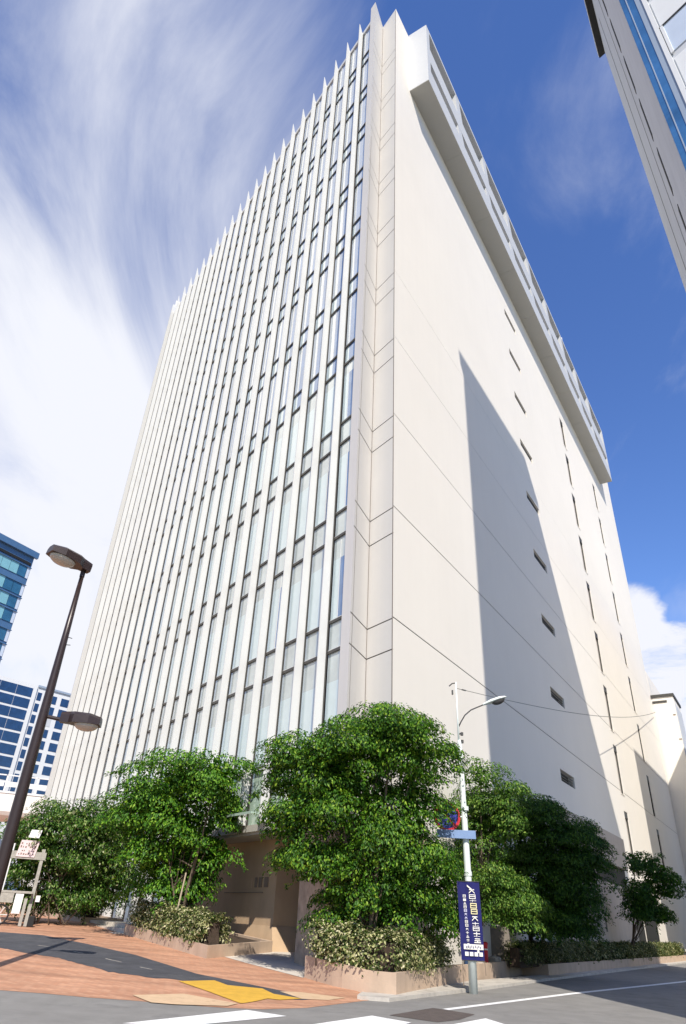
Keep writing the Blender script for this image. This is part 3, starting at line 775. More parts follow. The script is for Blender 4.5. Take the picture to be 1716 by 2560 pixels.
# ------------------------------------------------------------------ foliage
def leaves(pos, nrm, dr, size, asp=.5, fold=.25):
    """pos/nrm/dr: (n,3) arrays -> vertices, faces of folded diamond leaves"""
    n = len(pos)
    nrm = nrm/np.linalg.norm(nrm, axis=1, keepdims=True)
    dr = dr - nrm*(dr*nrm).sum(1, keepdims=True); dr /= np.linalg.norm(dr, axis=1, keepdims=True)+1e-9
    sd_ = np.cross(nrm, dr)
    s = size*(.65+.7*rng.random((n,1)))
    a = pos; tip = pos + dr*s - nrm*s*.18
    l = pos + dr*s*.45 + sd_*s*asp*.5 + nrm*s*fold*.3; r = pos + dr*s*.45 - sd_*s*asp*.5 + nrm*s*fold*.3
    v = np.empty((n,4,3)); v[:,0]=a; v[:,1]=r; v[:,2]=tip; v[:,3]=l
    return v.reshape(-1,3)
def leaf_object(name, v, m, parent):
    n = len(v)//4
    org = ORG[parent]
    v = v - np.array(org)
    me = bpy.data.meshes.new(name)
    me.vertices.add(n*4); me.vertices.foreach_set('co', v.astype(np.float32).ravel())
    me.loops.add(n*6); idx = np.arange(n)[:,None]*4
    lp = np.concatenate([idx+0, idx+1, idx+2, idx+0, idx+2, idx+3], 1).ravel()
    me.loops.foreach_set('vertex_index', lp.astype(np.int32))
    me.polygons.add(n*2); me.polygons.foreach_set('loop_start', (np.arange(n*2)*3).astype(np.int32))
    me.polygons.foreach_set('loop_total', np.full(n*2,3,np.int32)) if False else None
    me.update(calc_edges=True); me.validate()
    me.materials.append(m)
    o = bpy.data.objects.new(name, me); COL.objects.link(o); o.parent = parent; ORG[o] = org
    return o
ULn, NLn, URn, NRn = (np.array(x) for x in (UL, NL, UR, NR)); Pn, Cn = np.array(P), np.array(C)
def outside(p):
    ol = (p-Pn)@NLn; orr = (p-Cn)@NRn
    return (ol > .12) | (orr > .12)
def unit(n):
    v = rng.normal(size=(n,3)); return v/np.linalg.norm(v, axis=1, keepdims=True)
def crown(clumps, dens, size, per=110, spray=.40, zsq=.62):
    """each clump carries many small leafy domes, open below, so that lit tops and dark hollows alternate"""
    out = []
    for (x, y, z, rx, rz) in clumps:
        ry = min(rx, 1.3)*.9
        area = (rx*rz + rx*ry + ry*rz)
        ns = max(4, int(dens*area))
        d = unit(ns); d[:,2] = d[:,2]*.85 + .15
        rad = .50 + .68*rng.random((ns,1))**.8
        ctr = np.array([x,y,z]) + d*rad*np.array([rx,ry,rz])
        # inner leaves fill the middle of the clump
        ni = int(area*85); q = unit(ni)*(rng.random((ni,1))**.45*.66)
        out.append(leaves(np.array([x,y,z]) + q*np.array([rx,ry,rz]), unit(ni)+np.array([0,0,.3]), unit(ni), size*1.9, asp=.7))
        for c, dd, rd in zip(ctr, d, rad[:,0]):
            r = spray*(.45+1.15*rng.random())
            k = int(per*(r/spray)**1.6*(.7+.5*rng.random()))
            u = unit(k) + np.array([dd[0]*.45, dd[1]*.45, .50]); u /= np.linalg.norm(u, axis=1, keepdims=True)
            sh = np.array([r*(.9+.5*rng.random()), r*(.9+.5*rng.random()), r*zsq])
            pos = c + u*sh*(.62+.45*rng.random((k,1))) + rng.normal(size=(k,3))*.02
            pos[:,2] -= ((pos[:,:2]-c[:2])**2).sum(1)*.25/r*.6
            nr = u + np.array([0,0,.25]) + rng.normal(size=(k,3))*.30
            tang = u*np.array([1,1,0]) + np.array([dd[0]*.5, dd[1]*.5, -.45])
            dr = tang + rng.normal(size=(k,3))*.38
            out.append(leaves(pos, nr, dr, size))
            # a few hanging frond tips
            m = max(3, k//9); a = rng.normal(size=2); a /= np.linalg.norm(a)
            ax = np.array([a[0]+dd[0], a[1]+dd[1], -.25]); ax /= np.linalg.norm(ax)
            t = rng.random((m,1)); pos = c + ax*r*(.8+.9*t) + np.array([0,0,-.25])*t*r + rng.normal(size=(m,3))*.035
            out.append(leaves(pos, np.array([0,0,1.])+ax*.3+rng.normal(size=(m,3))*.35, ax+rng.normal(size=(m,3))*.45, size))
    v = np.concatenate(out).reshape(-1,4,3)
    v = v[outside(v.mean(1))]
    return v.reshape(-1,3)
def tree(name, clumps, base, label, m, dens, size, stems=3, cat='tree', group=None, per=110, spray=.40, trunk_r=.07, lean=.5, **kw):
    bx, by = base; bz = ground(bx, by) + kw.pop('lift', .3)
    o = thing(name, (bx, by, bz), label, cat, group or ('trees planted along the tower' if cat == 'tree' else None))
    leaf_object('crown', crown(clumps, dens, size, per, spray, **kw), M[m], o)
    mb = MB()
    cs = sorted(clumps, key=lambda c: -c[2])
    rr = random.Random(len(label))
    for i in range(stems):
        b0 = Vector((bx + rr.uniform(-.25,.25)*lean, by + rr.uniform(-.2,.2)*lean, bz-.15))
        c = cs[(i*2) % len(cs)]; tgt = Vector((c[0], c[1], c[2]))
        mid = b0.lerp(tgt, .5) + Vector((rr.uniform(-.2,.2), rr.uniform(-.2,.2), .3))
        r0 = trunk_r*(1 if i == 0 else .65)
        mb.tube([b0, b0.lerp(mid,.5)+Vector((rr.uniform(-.06,.06),0,.1)), mid, mid.lerp(tgt,.6), tgt], [r0, r0*.85, r0*.65, r0*.4, r0*.15], 7)
        for j in range(4):
            c2 = clumps[(i*3+j*2+1) % len(clumps)]; t2 = Vector(c2[:3])
            s0 = b0.lerp(mid, .55+.1*j)
            mb.tube([s0, s0.lerp(t2,.5)+Vector((0,0,.15)), t2], [r0*.5, r0*.3, r0*.1], 5)
    mb.build('trunk', M['trunk'], o, smooth=True)
    return o
TR = DATA['trees']
tree('broadleaf_tree', TR['T1'], (1.35,22.6), 'largest leafy green tree on the corner planter in front of the white pier', 'leafA', 7, .102, 4, lift=.45, trunk_r=.08, per=290, spray=.58, zsq=.42)
t2 = tree('broadleaf_tree', TR['T2'], (-5.3,29.2), 'bright green tree with a pale support stake left of the entrance', 'leafB', 5.5, .125, 3, lift=.3, spray=.66, per=230, zsq=.42)
mb = MB(); mb.tube([(-5.45,28.8,.85),(-5.25,28.8,2.9)], [.035,.03], 6); mb.build('support_stake', M['stake'], t2)
tree('flowering_shrub', TR['T3'], (-11.2,33.2), 'wide shrub thicket with pale tips at the far left', 'leafC', 10, .115, 7, per=130, cat='shrub', lift=.2, spray=.5, trunk_r=.045, lean=3.5)
tree('broadleaf_tree', TR['T4'], (5.75,28.75), 'light green tree directly right of the banner pole', 'leafA2', 7, .098, 3, lift=.4, per=260, spray=.55, zsq=.42)
tree('broadleaf_tree', TR['T5'], (9.1,33.7), 'dark green spreading tree against the shaded white wall', 'leafD', 7, .105, 3, lift=.4, per=260, spray=.58, zsq=.42)
tree('broadleaf_tree', TR['T6'], (19.2,49.2), 'small dark tree farthest right along the side street', 'leafD', 9, .135, 3, lift=.3, per=110)

def hedge(name, path, half, z0, z1, label, m, dens, size, group='clipped hedges in the planters'):
    cx = sum(p[0] for p in path)/len(path); cy = sum(p[1] for p in path)/len(path)
    o = thing(name, (cx, cy, ground(cx, cy)+z0), label, 'hedge', group)
    out = []; core = MB()
    for a, b in zip(path, path[1:]):
        a_, b_ = np.array([*a,0.]), np.array([*b,0.]); L = np.linalg.norm(b_-a_)
        u_ = (b_-a_)/L; n_ = np.array([u_[1], -u_[0], 0])
        k = int(dens*L)
        for _ in range(k):
            t = rng.random()*(L+.3)-.15; th = rng.random()*math.pi*1.35 - math.pi*.175
            r = .72 + .3*rng.random() + .12*math.sin(t*2.1+th*1.5)
            cxx = math.cos(th); szz = math.sin(th)
            h = z1 - z0
            sq = max(abs(cxx), abs(szz))**.6
            p = a_ + u_*t + n_*cxx/sq*half*r
            z = ground(p[0], p[1]) + z0 + h*(.35 + .62*szz/sq*r) if szz > -.5 else ground(p[0],p[1]) + z0 + .05
            z = max(z, ground(p[0],p[1]) + z0 - .05)
            c = np.array([p[0], p[1], z])
            nl = n_*cxx + np.array([0,0,szz+.35])
            q = 13
            pos = c + rng.normal(size=(q,3))*np.array([.09,.09,.06])
            out.append(leaves(pos, nl + rng.normal(size=(q,3))*.5, nl*.4 + rng.normal(size=(q,3)), size, asp=.6))
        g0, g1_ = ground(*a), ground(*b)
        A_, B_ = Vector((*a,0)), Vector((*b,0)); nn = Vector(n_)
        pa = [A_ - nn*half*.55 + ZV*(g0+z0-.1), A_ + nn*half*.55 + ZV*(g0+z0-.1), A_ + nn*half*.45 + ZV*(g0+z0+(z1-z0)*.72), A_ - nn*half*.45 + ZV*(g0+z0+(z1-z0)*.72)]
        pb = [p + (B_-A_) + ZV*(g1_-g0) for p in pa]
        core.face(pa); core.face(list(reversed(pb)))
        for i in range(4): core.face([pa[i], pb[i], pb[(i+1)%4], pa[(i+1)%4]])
    v = np.concatenate(out).reshape(-1,4,3); v = v[outside(v.mean(1))].reshape(-1,3)
    leaf_object('foliage', v, M[m], o)
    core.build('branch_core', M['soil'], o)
    return o
hedge('hedge', [(.05,22.65),(.75,21.95),(1.7,21.35),(2.25,22.3),(3.1,24.2),(3.75,25.6)], .46, .45, 1.42, 'cream variegated hedge in the corner planter under the big tree', 'leafH', 190, .085)
hedge('hedge', [tuple(Rp(s,.95,0).xy) for s in (8.6,11,17,17.9)], .40, .45, 1.20, 'half sunlit hedge in the side street planter right of the banner', 'leafH2', 120, .09)
hedge('hedge', [tuple(Rp(s,1.02,0).xy) for s in (18.1,24,32,40,49)], .42, .40, 1.20, 'long shaded dark hedge running along the side street wall', 'leafH2', 70, .12)
hedge('hedge', [tuple(Lp(t,2.0,0).xy) for t in (10.2,7.6,5.2,4.0)], .5, .30, 1.22, 'cream variegated hedge in the planter left of the entrance', 'leafH', 200, .095)
hedge('hedge', [tuple(Lp(t,2.05,0).xy) for t in (22.6,19.5,16.9)], .5, .12, .92, 'small cream hedge in the far left bed below the shrubs', 'leafH', 170, .11)

# ------------------------------------------------------------------ street furniture
# brown twin-headed lamp on the left
LB = Vector((-7.84, 18.42, 0)); lz = ground(LB.x, LB.y)
LA = thing('street_lamp', (LB.x, LB.y, lz), 'brown twin-headed street lamp leaning into the left edge of the picture', 'street lamp')
mb = MB(); mb.tube([LB+ZV*lz, LB+ZV*(lz+.4), LB+ZV*5.2, LB+ZV*8.1, LB+ZV*10.28], [.17,.165,.135,.095,.06], 12); mb.build('pole', M['bronze'], LA, smooth=True)
cam_r = Vector((.92,.39,0)).normalized()      # across the street view
def lamp_head(base, d, Lh, W, th, name):
    """tapered hexagonal housing from neck to nose, with a bulging lens below"""
    d = d.normalized(); s = d.cross(ZV).normalized(); up = s.cross(d).normalized()
    mb = MB()
    secs = [(0,.30,.9),(.22*Lh,.42,1.0),(.34*Lh,.86,1.0),(.72*Lh,1.0,.95),(Lh,.62,.7)]
    rings = []
    for x, w, h in secs:
        c = base + d*x; hw = W*w/2; hh = th*h
        rings.append([c - s*hw - up*hh*.12, c - s*hw*.94 + up*hh*.6, c - s*hw*.55 + up*hh*.9, c + s*hw*.55 + up*hh*.9, c + s*hw*.94 + up*hh*.6, c + s*hw - up*hh*.12])
    for r0, r1 in zip(rings, rings[1:]):
        for i in range(6): mb.face([r0[i], r0[(i+1)%6], r1[(i+1)%6], r1[i]])
    mb.face(rings[0]); mb.face(list(reversed(rings[-1])))
    hd = mb.build('lamp_head', M['bronze'], LA)
    lb = MB(); n = 16; cx = base + d*Lh*.66 - up*th*.10; rl, rw = Lh*.30, W*.43
    prev = None
    for k in range(5):
        f_ = math.cos(k*math.pi/2/4); dz = -th*.55*math.sin(k*math.pi/2/4)
        ring = [cx + d*rl*f_*math.cos(2*math.pi*i/n) + s*rw*f_*math.sin(2*math.pi*i/n) + up*dz for i in range(n)]
        if prev:
            for i in range(n): lb.face([prev[i], prev[(i+1)%n], ring[(i+1)%n], ring[i]])
        prev = ring
    le = lb.build('lens', M['lens'], None, smooth=True); le.parent = hd; le.data.transform(Matrix.Translation(-ORG[LA])); ORG[le] = ORG[LA]
    return hd
lamp_head(LB+ZV*10.36+cam_r*.16, (-cam_r + ZV*.13 + Vector((.1,-.5,0))), 1.35, .66, .33, 'a')
lamp_head(LB+ZV*5.90+cam_r*.45, (cam_r + ZV*-.02 + Vector((0,-.25,0))), 1.08, .62, .30, 'b')
mb = MB(); mb.tube([LB+ZV*5.98, LB+ZV*5.94+cam_r*.5], [.05,.05], 8); mb.tube([LB+ZV*10.15, LB+ZV*10.42], [.075,.075], 8); mb.build('bracket', M['bronze'], LA)
mb = MB(); mb.tube([LB+ZV*8.25, LB+ZV*8.22+cam_r*.2], [.012,.012], 5); mb.tube([LB+ZV*8.0, LB+ZV*8.02+cam_r*.2], [.012,.012], 5); mb.build('peg', M['darkmetal'], LA)

# pale utility pole with a curved lamp arm
PB = Vector((4.42, 23.12, 0))
UP = thing('light_pole', PB, 'pale green utility pole with a curved lamp arm, carrying a navy banner', 'light pole')
mb = MB(); mb.tube([PB, PB+ZV*3, PB+Vector((-.06,0,6.9)), PB+Vector((-.08,0,7.0))], [.125,.105,.075,.045], 12)
mb.tube([PB+Vector((-.085,0,6.6)), PB+Vector((-.10,0,9.0))], [.032,.028], 8); mb.build('pole', M['galv'], UP, smooth=True)
arm = [(-.07,7.45),(.02,7.62),(.16,7.84),(.38,8.02),(.62,8.12),(.82,8.2)]
ad = Vector((.98,-.2,0)).normalized()
mb = MB(); mb.tube([PB+ad*x+ZV*z for x, z in arm], .022, 7); mb.build('arm', M['darkmetal'], UP, smooth=True)
mb = MB(); rings = []
hb = PB + ad*.80 + ZV*8.19; hd_ = (ad + ZV*.33).normalized(); hs = hd_.cross(ZV).normalized(); hu = hs.cross(hd_)
for x, w, h in ((0,.05,.05),(.12,.09,.07),(.3,.15,.10),(.6,.17,.10),(.8,.11,.06),(.86,.03,.02)):
    c = hb + hd_*x; rings.append([c + hs*w*math.cos(t) + hu*h*(math.sin(t) if math.sin(t) > 0 else math.sin(t)*.35) for t in [2*math.pi*i/12 for i in range(12)]])
for r0, r1 in zip(rings, rings[1:]):
    for i in range(12): mb.face([r0[i], r0[(i+1)%12], r1[(i+1)%12], r1[i]])
mb.face(rings[0]); mb.face(rings[-1]); hdo = mb.build('lamp_head', M['galv'], UP, smooth=True)
mb = MB(); prev = None
for k in range(5):
    f_ = math.cos(k*math.pi/8); dz = -.13*math.sin(k*math.pi/8)
    ring = [hb + hd_*(.54+.24*f_*math.cos(2*math.pi*i/12)) + hs*.13*f_*math.sin(2*math.pi*i/12) + hu*(dz-.025) for i in range(12)]
    if prev:
        for i in range(12): mb.face([prev[i], prev[(i+1)%12], ring[(i+1)%12], ring[i]])
    prev = ring
le = mb.build('lens', M['darkmetal'], None, smooth=True); le.parent = hdo; le.data.transform(Matrix.Translation(-ORG[UP]))
mb = MB()
for z in (7.2, 6.95): mb.tube([PB+ad*-.1+ZV*z, PB+ad*.06+ZV*(z+.03)], .025, 6); mb.box(PB.x-.02, PB.x+.06, PB.y-.08, PB.y+.02, z-.05, z+.05)
mb.tube([PB+ad*-.1+ZV*8.98, PB+ad*-.24+ZV*8.95, PB+ad*-.34+ZV*8.86], .02, 6); mb.box(PB.x-.26, PB.x-.21, PB.y-.04, PB.y+.04, 8.55, 8.7)
mb.build('fitting', M['darkmetal'], UP)
for z in (2.95, 4.8): 
    mb = MB(); mb.tube([PB+ZV*z, PB+ZV*(z+.12)], .125, 12); mb.build('pole_band', M['galv'], UP)
# overhead wire
w0 = PB + Vector((-.1,0,8.78)); w1 = Rp(72.4,1.6,28.2)
w1 = Rp(71.0,.3,25.9)
mb = MB(); pts = []
for i in range(25):
    t = i/24; p = w0.lerp(w1, t); p.z -= 1.6*4*t*(1-t)*.5; pts.append(p)
mb.tube(pts, [.009+.022*i/24 for i in range(25)], 5); mb.tube([pts[0].lerp(pts[1],.2), pts[0].lerp(pts[1],.33)], .025, 6)
tag(mb.build('overhead_wire', M['wire'], loc=w0, smooth=True), 'thin dark cable strung from the light pole across the white wall', 'cable')
bpy.data.objects['overhead_wire'].data.transform(Matrix.Translation(-w0)) if False else None

# banner: cloth, printed characters, poles
bu_ = Vector((.985,-.17,0)).normalized(); bn = Vector((-.17,-.985,0)).normalized()
BO = PB + bn*.14 + bu_*-.35
BN = thing('banner', PB+bn*.14+ZV*.78, 'navy vertical banner with white characters tied to the pale pole', 'banner')
def bp(x, z, o=0): return BO + bu_*x + bn*o + ZV*z
mb = MB(); nx, nz = 6, 16
grid = [[bp(.02+.66*i/nx - .05*(1-j/nz), .80+1.98*j/nz, .012*math.sin(i*1.7+j*.5)) for i in range(nx+1)] for j in range(nz+1)]
grid = [[bp(-.04*j/nz + .66*i/nx + .05, .80+1.98*j/nz, .012*math.sin(i*1.7+j*.5)) for i in range(nx+1)] for j in range(nz+1)]
for j in range(nz):
    for i in range(nx): mb.face([grid[j][i], grid[j][i+1], grid[j+1][i+1], grid[j+1][i]])
back = [[p - bn*.006 for p in r] for r in grid]
for j in range(nz):
    for i in range(nx): mb.face([back[j][i], back[j+1][i], back[j+1][i+1], back[j][i+1]])
mb.build('cloth', M['navy'], BN, smooth=True, fix=False)
rl = random.Random(5)
mb = MB()
def cellglyph(x, z, w, h, m, kind):
    o = .024
    q = lambda x0, z0, x1, z1: mb.para(bp(x0,z0,o), bu_*(x1-x0), bn*.003, ZV*(z1-z0), m)
    st = min(w, h)*.17
    if kind == 0:      # boxed character
        q(x,z,x+w,z+st); q(x,z+h-st,x+w,z+h); q(x,z+st,x+st,z+h-st); q(x+w-st,z+st,x+w,z+h-st); q(x+st,z+h*.45,x+w-st,z+h*.45+st)
    elif kind == 1:    # crossing strokes
        q(x,z+h*.55,x+w,z+h*.55+st); q(x+w*.42,z,x+w*.42+st,z+h*.55); q(x+w*.42,z+h*.55+st,x+w*.42+st,z+h); q(x+w*.05,z+.01,x+w*.32,z+st); q(x+w*.66,z+.01,x+w*.98,z+st)
    elif kind == 2:    # stacked bars
        for i in range(3): q(x+.01*i,z+h*(.05+.33*i),x+w-.012*i,z+h*(.05+.33*i)+st)
        q(x+w*.44,z+h*.05+st,x+w*.44+st,z+h*.38)
    elif kind == 3:
        q(x,z,x+w,z+h*.86)
    else:              # sloping strokes
        for s_ in (-1, 1):
            mb.para(bp(x+w*.5,z+h*.5,o+.001*s_), bu_*(s_*w*.45)+ZV*(-h*.5), bn*.003, ZV*st*1.2, m)
        q(x+w*.1,z+h*.62,x+w*.9,z+h*.62+st); 
z = 2.62
mb.para(bp(.30,2.66,.024), bu_*.16+ZV*-.12, bn*.003, ZV*.045, 0)
for i, (h, k, m) in enumerate(((.15,4,0),(.12,0,0),(.07,1,0),(.14,0,1),(.13,0,1),(.16,4,0),(.10,1,0),(.11,0,0),(.13,1,0),(.14,2,0),(.12,4,0),(.08,3,0))):
    w = .19 if k != 3 else .06
    cellglyph(.34+.022*i/2-.0*i + (.05 if k == 3 else 0), z-h-.0, w, h, m, k); z -= h+.017
mb.build('lettering', [M['letter'], M['letter2'], M['letter3'], M['navy']], BN, fix=False); mb = MB()
z = 2.44
for i in range(15):
    h = .074; cellglyph(.165+.0045*i, z-h, .085, h, 2 if i in (4,5,6) else 0, [0,3,2,0,0,4,4,0,0,4,1,2,1,4,0][i]); z -= h+.0195
mb.build('lettering', [M['letter'], M['letter2'], M['letter3'], M['navy']], BN, fix=False); mb = MB()
mb.para(bp(.13,1.06,.024), bu_*.56, bn*.003, ZV*.13, 0)
for i in range(9): mb.para(bp(.20+.05*i,1.08+.02*(i%2),.0275), bu_*.022, bn*.002, ZV*.06, 3)
for i in range(4): mb.para(bp(.16+.135*i,.90,.024), bu_*.10, bn*.003, ZV*.10, 0)
mb.build('lettering', [M['letter'], M['letter2'], M['letter3'], M['navy']], BN, fix=False)
mb = MB(); mb.tube([bp(.01,2.79), bp(.68,2.79)], .012, 6); mb.tube([bp(.06,.79), bp(.70,.79)], .012, 6); mb.build('rod', M['darkmetal'], BN)
for x in (.07, .71):
    mb = MB(); mb.tube([bp(x,.79,-.01), bp(x+.01,.18 if x < .5 else .45,-.01)], .012, 5); mb.build('tie', M['plaque'], BN)

# round parking sign and pale blue plate on the pole
RS = thing('round_sign', PB+Vector((-.62,-.05,4.6)), 'round blue sign with a red rim half hidden in the leaves beside the pole', 'traffic sign')
cS = PB + Vector((-.60,-.10,4.58)); sn = Vector((.05,-.97,-.05)).normalized(); sx = Vector((.99,.05,0)).normalized(); sy = sx.cross(sn).normalized()
if sy.z < 0: sy = -sy
mb = MB()
def disc(mb, r0, r1, o, m, n=40):
    for i in range(n):
        a, b = 2*math.pi*i/n, 2*math.pi*(i+1)/n
        pt = lambda r, t: cS + sx*r*math.cos(t) + sy*r*math.sin(t) + sn*o
        if r0 == 0: mb.face([pt(0,0), pt(r1,a), pt(r1,b)], m)
        else: mb.face([pt(r0,a), pt(r1,a), pt(r1,b), pt(r0,b)], m)
disc(mb, 0, .34, .010, 0); disc(mb, .34, .43, .012, 1); disc(mb, 0, .43, -.01, 2)
dg = (sx*-.7071+sy*.7071); dp = (sx*.7071+sy*.7071)
mb.para(cS - dg*.34 - dp*.04 + sn*.013, dg*.68, dp*.08, sn*.002, 1)
mb.build('sign_plate', [M['blue'], M['red'], M['galv']], RS, fix=False)
mb = MB(); mb.tube([cS+sx*.2-sn*.02, PB+Vector((-.03,0,4.62))], .02, 6); mb.build('bracket', M['galv'], RS)
BS = thing('plate_sign', PB+Vector((-.2,-.1,4.0)), 'pale blue plate sign fixed across the pole among the leaves', 'traffic sign')
mb = MB(); mb.para(PB+Vector((-.95,-.16,3.96)), Vector((1.22,-.05,0)), Vector((0,.02,0)), ZV*.24); mb.build('sign_plate', M['sky_sign'], BS, bevel=.006)
mb = MB(); mb.tube([PB+ZV*4.0, PB+Vector((0,-.14,4.0))], .025, 6); mb.build('bracket', M['galv'], BS)

# small things in the planter beside the banner
hp = Vector((6.25,29.9,.45))
HY = thing('marker_post', hp, 'short red post in the planter beside the navy banner', 'post')
mb = MB(); mb.tube([hp, hp+ZV*.62], .085, 12); mb.tube([hp+ZV*.62, hp+ZV*.68, hp+ZV*.72], [.10,.10,.04], 12); mb.build('post', M['red'], HY, smooth=False)
mb = MB(); mb.tube([hp+ZV*.45, hp+ZV*.5], .09, 12); mb.build('band', M['white'], HY)
bxp = Vector((5.25,27.9,.45))
BBX = thing('plastic_crate', bxp, 'dark blue plastic crate standing behind the banner foot', 'crate')
mb = MB(); mb.box(bxp.x-.2, bxp.x+.2, bxp.y-.15, bxp.y+.15, bxp.z, bxp.z+.62); mb.build('body', M['bluebox'], BBX, bevel=.02)
mb = MB(); mb.box(bxp.x-.22, bxp.x+.22, bxp.y-.17, bxp.y+.17, bxp.z+.622, bxp.z+.67); mb.build('rim', M['blue'], BBX, bevel=.01)
def rock(loc, r, label, name='garden_rock'):
    bm = bmesh.new(); bmesh.ops.create_icosphere(bm, subdivisions=3, radius=1)
    rr = random.Random(int(loc[0]*100)); ph = [rr.uniform(0,6) for _ in range(6)]
    for v in bm.verts:
        c = v.co; f_ = 1+.16*math.sin(3*c.x+ph[0])+.14*math.sin(4*c.y+ph[1])+.1*math.sin(5*c.z+ph[2])+.05*math.sin(9*c.x+7*c.y+ph[3])
        v.co = Vector((c.x*r[0]*f_, c.y*r[1]*f_, c.z*r[2]*f_))
    me = bpy.data.meshes.new(name); bm.to_mesh(me); bm.free(); me.materials.append(M['rock'])
    o = bpy.data.objects.new(name, me); COL.objects.link(o); o.location = loc
    return tag(o, label, 'rock')
rock((5.75,28.75,.56), (.25,.18,.13), 'pale rock at the foot of the red post in the planter')
rock((6.75,30.85,.56), (.30,.2,.12), 'flat pale rock under the hedge end right of the red post')
sl = Vector((7.25,31.85,.45))
SL = thing('stone_slab', sl, 'upright brown-grey stone slab between the tree trunks right of the banner', 'stone')
mb = MB(); mb.prism([(-.62,-.12),(.62,-.12),(.62,.12),(-.62,.12)], 0, 1.25)
mb.v = [(x*(.75-.18*(z/1.6))+sl.x, y+sl.y, z+sl.z) for x, y, z in mb.v]; mb.build('slab', M['slab'], SL, bevel=.03)
# stone ledge and pale stump at the far end
sg = Rp(50,1.9,0)
LG = thing('stone_ledge', sg, 'sunlit low stone ledge under the farthest small tree', 'ledge')
mb = MB(); mb.boxR(49, 53.5, 1.65, 2.1, 0, .7); mb.boxR(48.9, 53.6, 1.6, 2.15, .7, .85); mb.build('block', M['concrete'], LG)

# weathered handcart stall with notices at the left edge
cz = .86
CT = thing('handcart', (-12.1,31.2,cz), 'pale weathered handcart with paper notices at the left edge of the pavement', 'handcart')
cr_ = Vector((.934,.357,0)); cd_ = Vector((-.357,.934,0)); c0 = Vector((-11.85,31.55,cz))
def cpt(x, y, z): return c0 + cr_*x + cd_*y + ZV*z
mb = MB(); mb.para(cpt(-.05,0,0), cr_*.13, cd_*.13, ZV*2.75 + cr_*.0); mb.build('post', M['oldwood'], CT)
mb = MB(); mb.para(cpt(-1.25,0,0), cr_*.10, cd_*.10, ZV*2.9); mb.build('post', M['white'], CT)
mb = MB(); mb.para(cpt(-1.25,-.02,2.35), cr_*1.4, cd_*.14, ZV*.28 + cr_*0); mb.build('top_board', M['oldwood'], CT)
mb = MB(); mb.para(cpt(-1.02,-.05,2.42), cr_*.72, cd_*.02, ZV*.62 + cr_*.08); 
rk = random.Random(9)
for i in range(7):
    for j in range(4):
        if rk.random() < .75: mb.para(cpt(-.95+.09*i+.012*j, -.056, 2.50+.13*j), cr_*rk.uniform(.03,.07), cd_*.004, ZV*rk.uniform(.03,.09), 1)
mb.build('notice', [M['pink'], M['plaque']], CT)['label'] = 'pink paper notice with dark print'
mb = MB(); mb.para(cpt(-.72,-.04,3.15), cr_*.42, cd_*.02, ZV*.30 + cr_*.06); mb.build('notice', M['paper'], CT)['label'] = 'white paper notice'
mb = MB(); mb.para(cpt(-1.3,-.35,1.12), cr_*1.3, cd_*.6, ZV*.08); mb.para(cpt(-1.3,-.34,.78), cr_*.62, cd_*.06, ZV*.33); mb.build('counter', M['oldwood'], CT)
mb = MB(); mb.para(cpt(-.62,-.36,.42), cr_*.30, cd_*.08, ZV*.68); mb.build('paper_sheet', M['paper'], CT)
mb = MB(); mb.para(cpt(.16,-.2,.85), cr_*.16, cd_*.1, ZV*.22); mb.build('paper_sheet', M['paper'], CT)
mb = MB(); mb.para(cpt(-.26,-.36,0), cr_*.12, cd_*.1, ZV*.95); mb.para(cpt(-.06,-.36,0), cr_*.12, cd_*.1, ZV*.7); mb.build('leg', M['oldwood'], CT)
mb = MB()
wc = cpt(-1.05,-.3,.36)
for i in range(16):
    a, b = 2*math.pi*i/16, 2*math.pi*(i+1)/16
    mb.tube([wc+cr_*.34*math.cos(a)+ZV*.34*math.sin(a), wc+cr_*.34*math.cos(b)+ZV*.34*math.sin(b)], .035, 6, 0)
for i in range(6):
    a = math.pi*i/3; mb.tube([wc, wc+cr_*.33*math.cos(a)+ZV*.33*math.sin(a)], .014, 5, 1)
mb.build('wheel', [M['black'], M['white']], CT)
mb = MB(); mb.para(cpt(.02,-.35,0), cr_*.28, cd_*.3, ZV*.36); mb.build('crate', M['black'], CT, bevel=.015)

# ------------------------------------------------------------------ sky, sun, camera
SUN_AZ, SUN_EL = 175.2, 44.0
sun = bpy.data.lights.new('sun', 'SUN'); sun.energy = 5.0; sun.angle = R(.5); sun.color = (1, .925, .82)
so = bpy.data.objects.new('sun', sun); COL.objects.link(so)
toS = Vector((math.sin(R(SUN_AZ))*math.cos(R(SUN_EL)), math.cos(R(SUN_AZ))*math.cos(R(SUN_EL)), math.sin(R(SUN_EL))))
so.rotation_euler = (-toS).to_track_quat('-Z', 'Y').to_euler(); so.location = (20,-60,80)

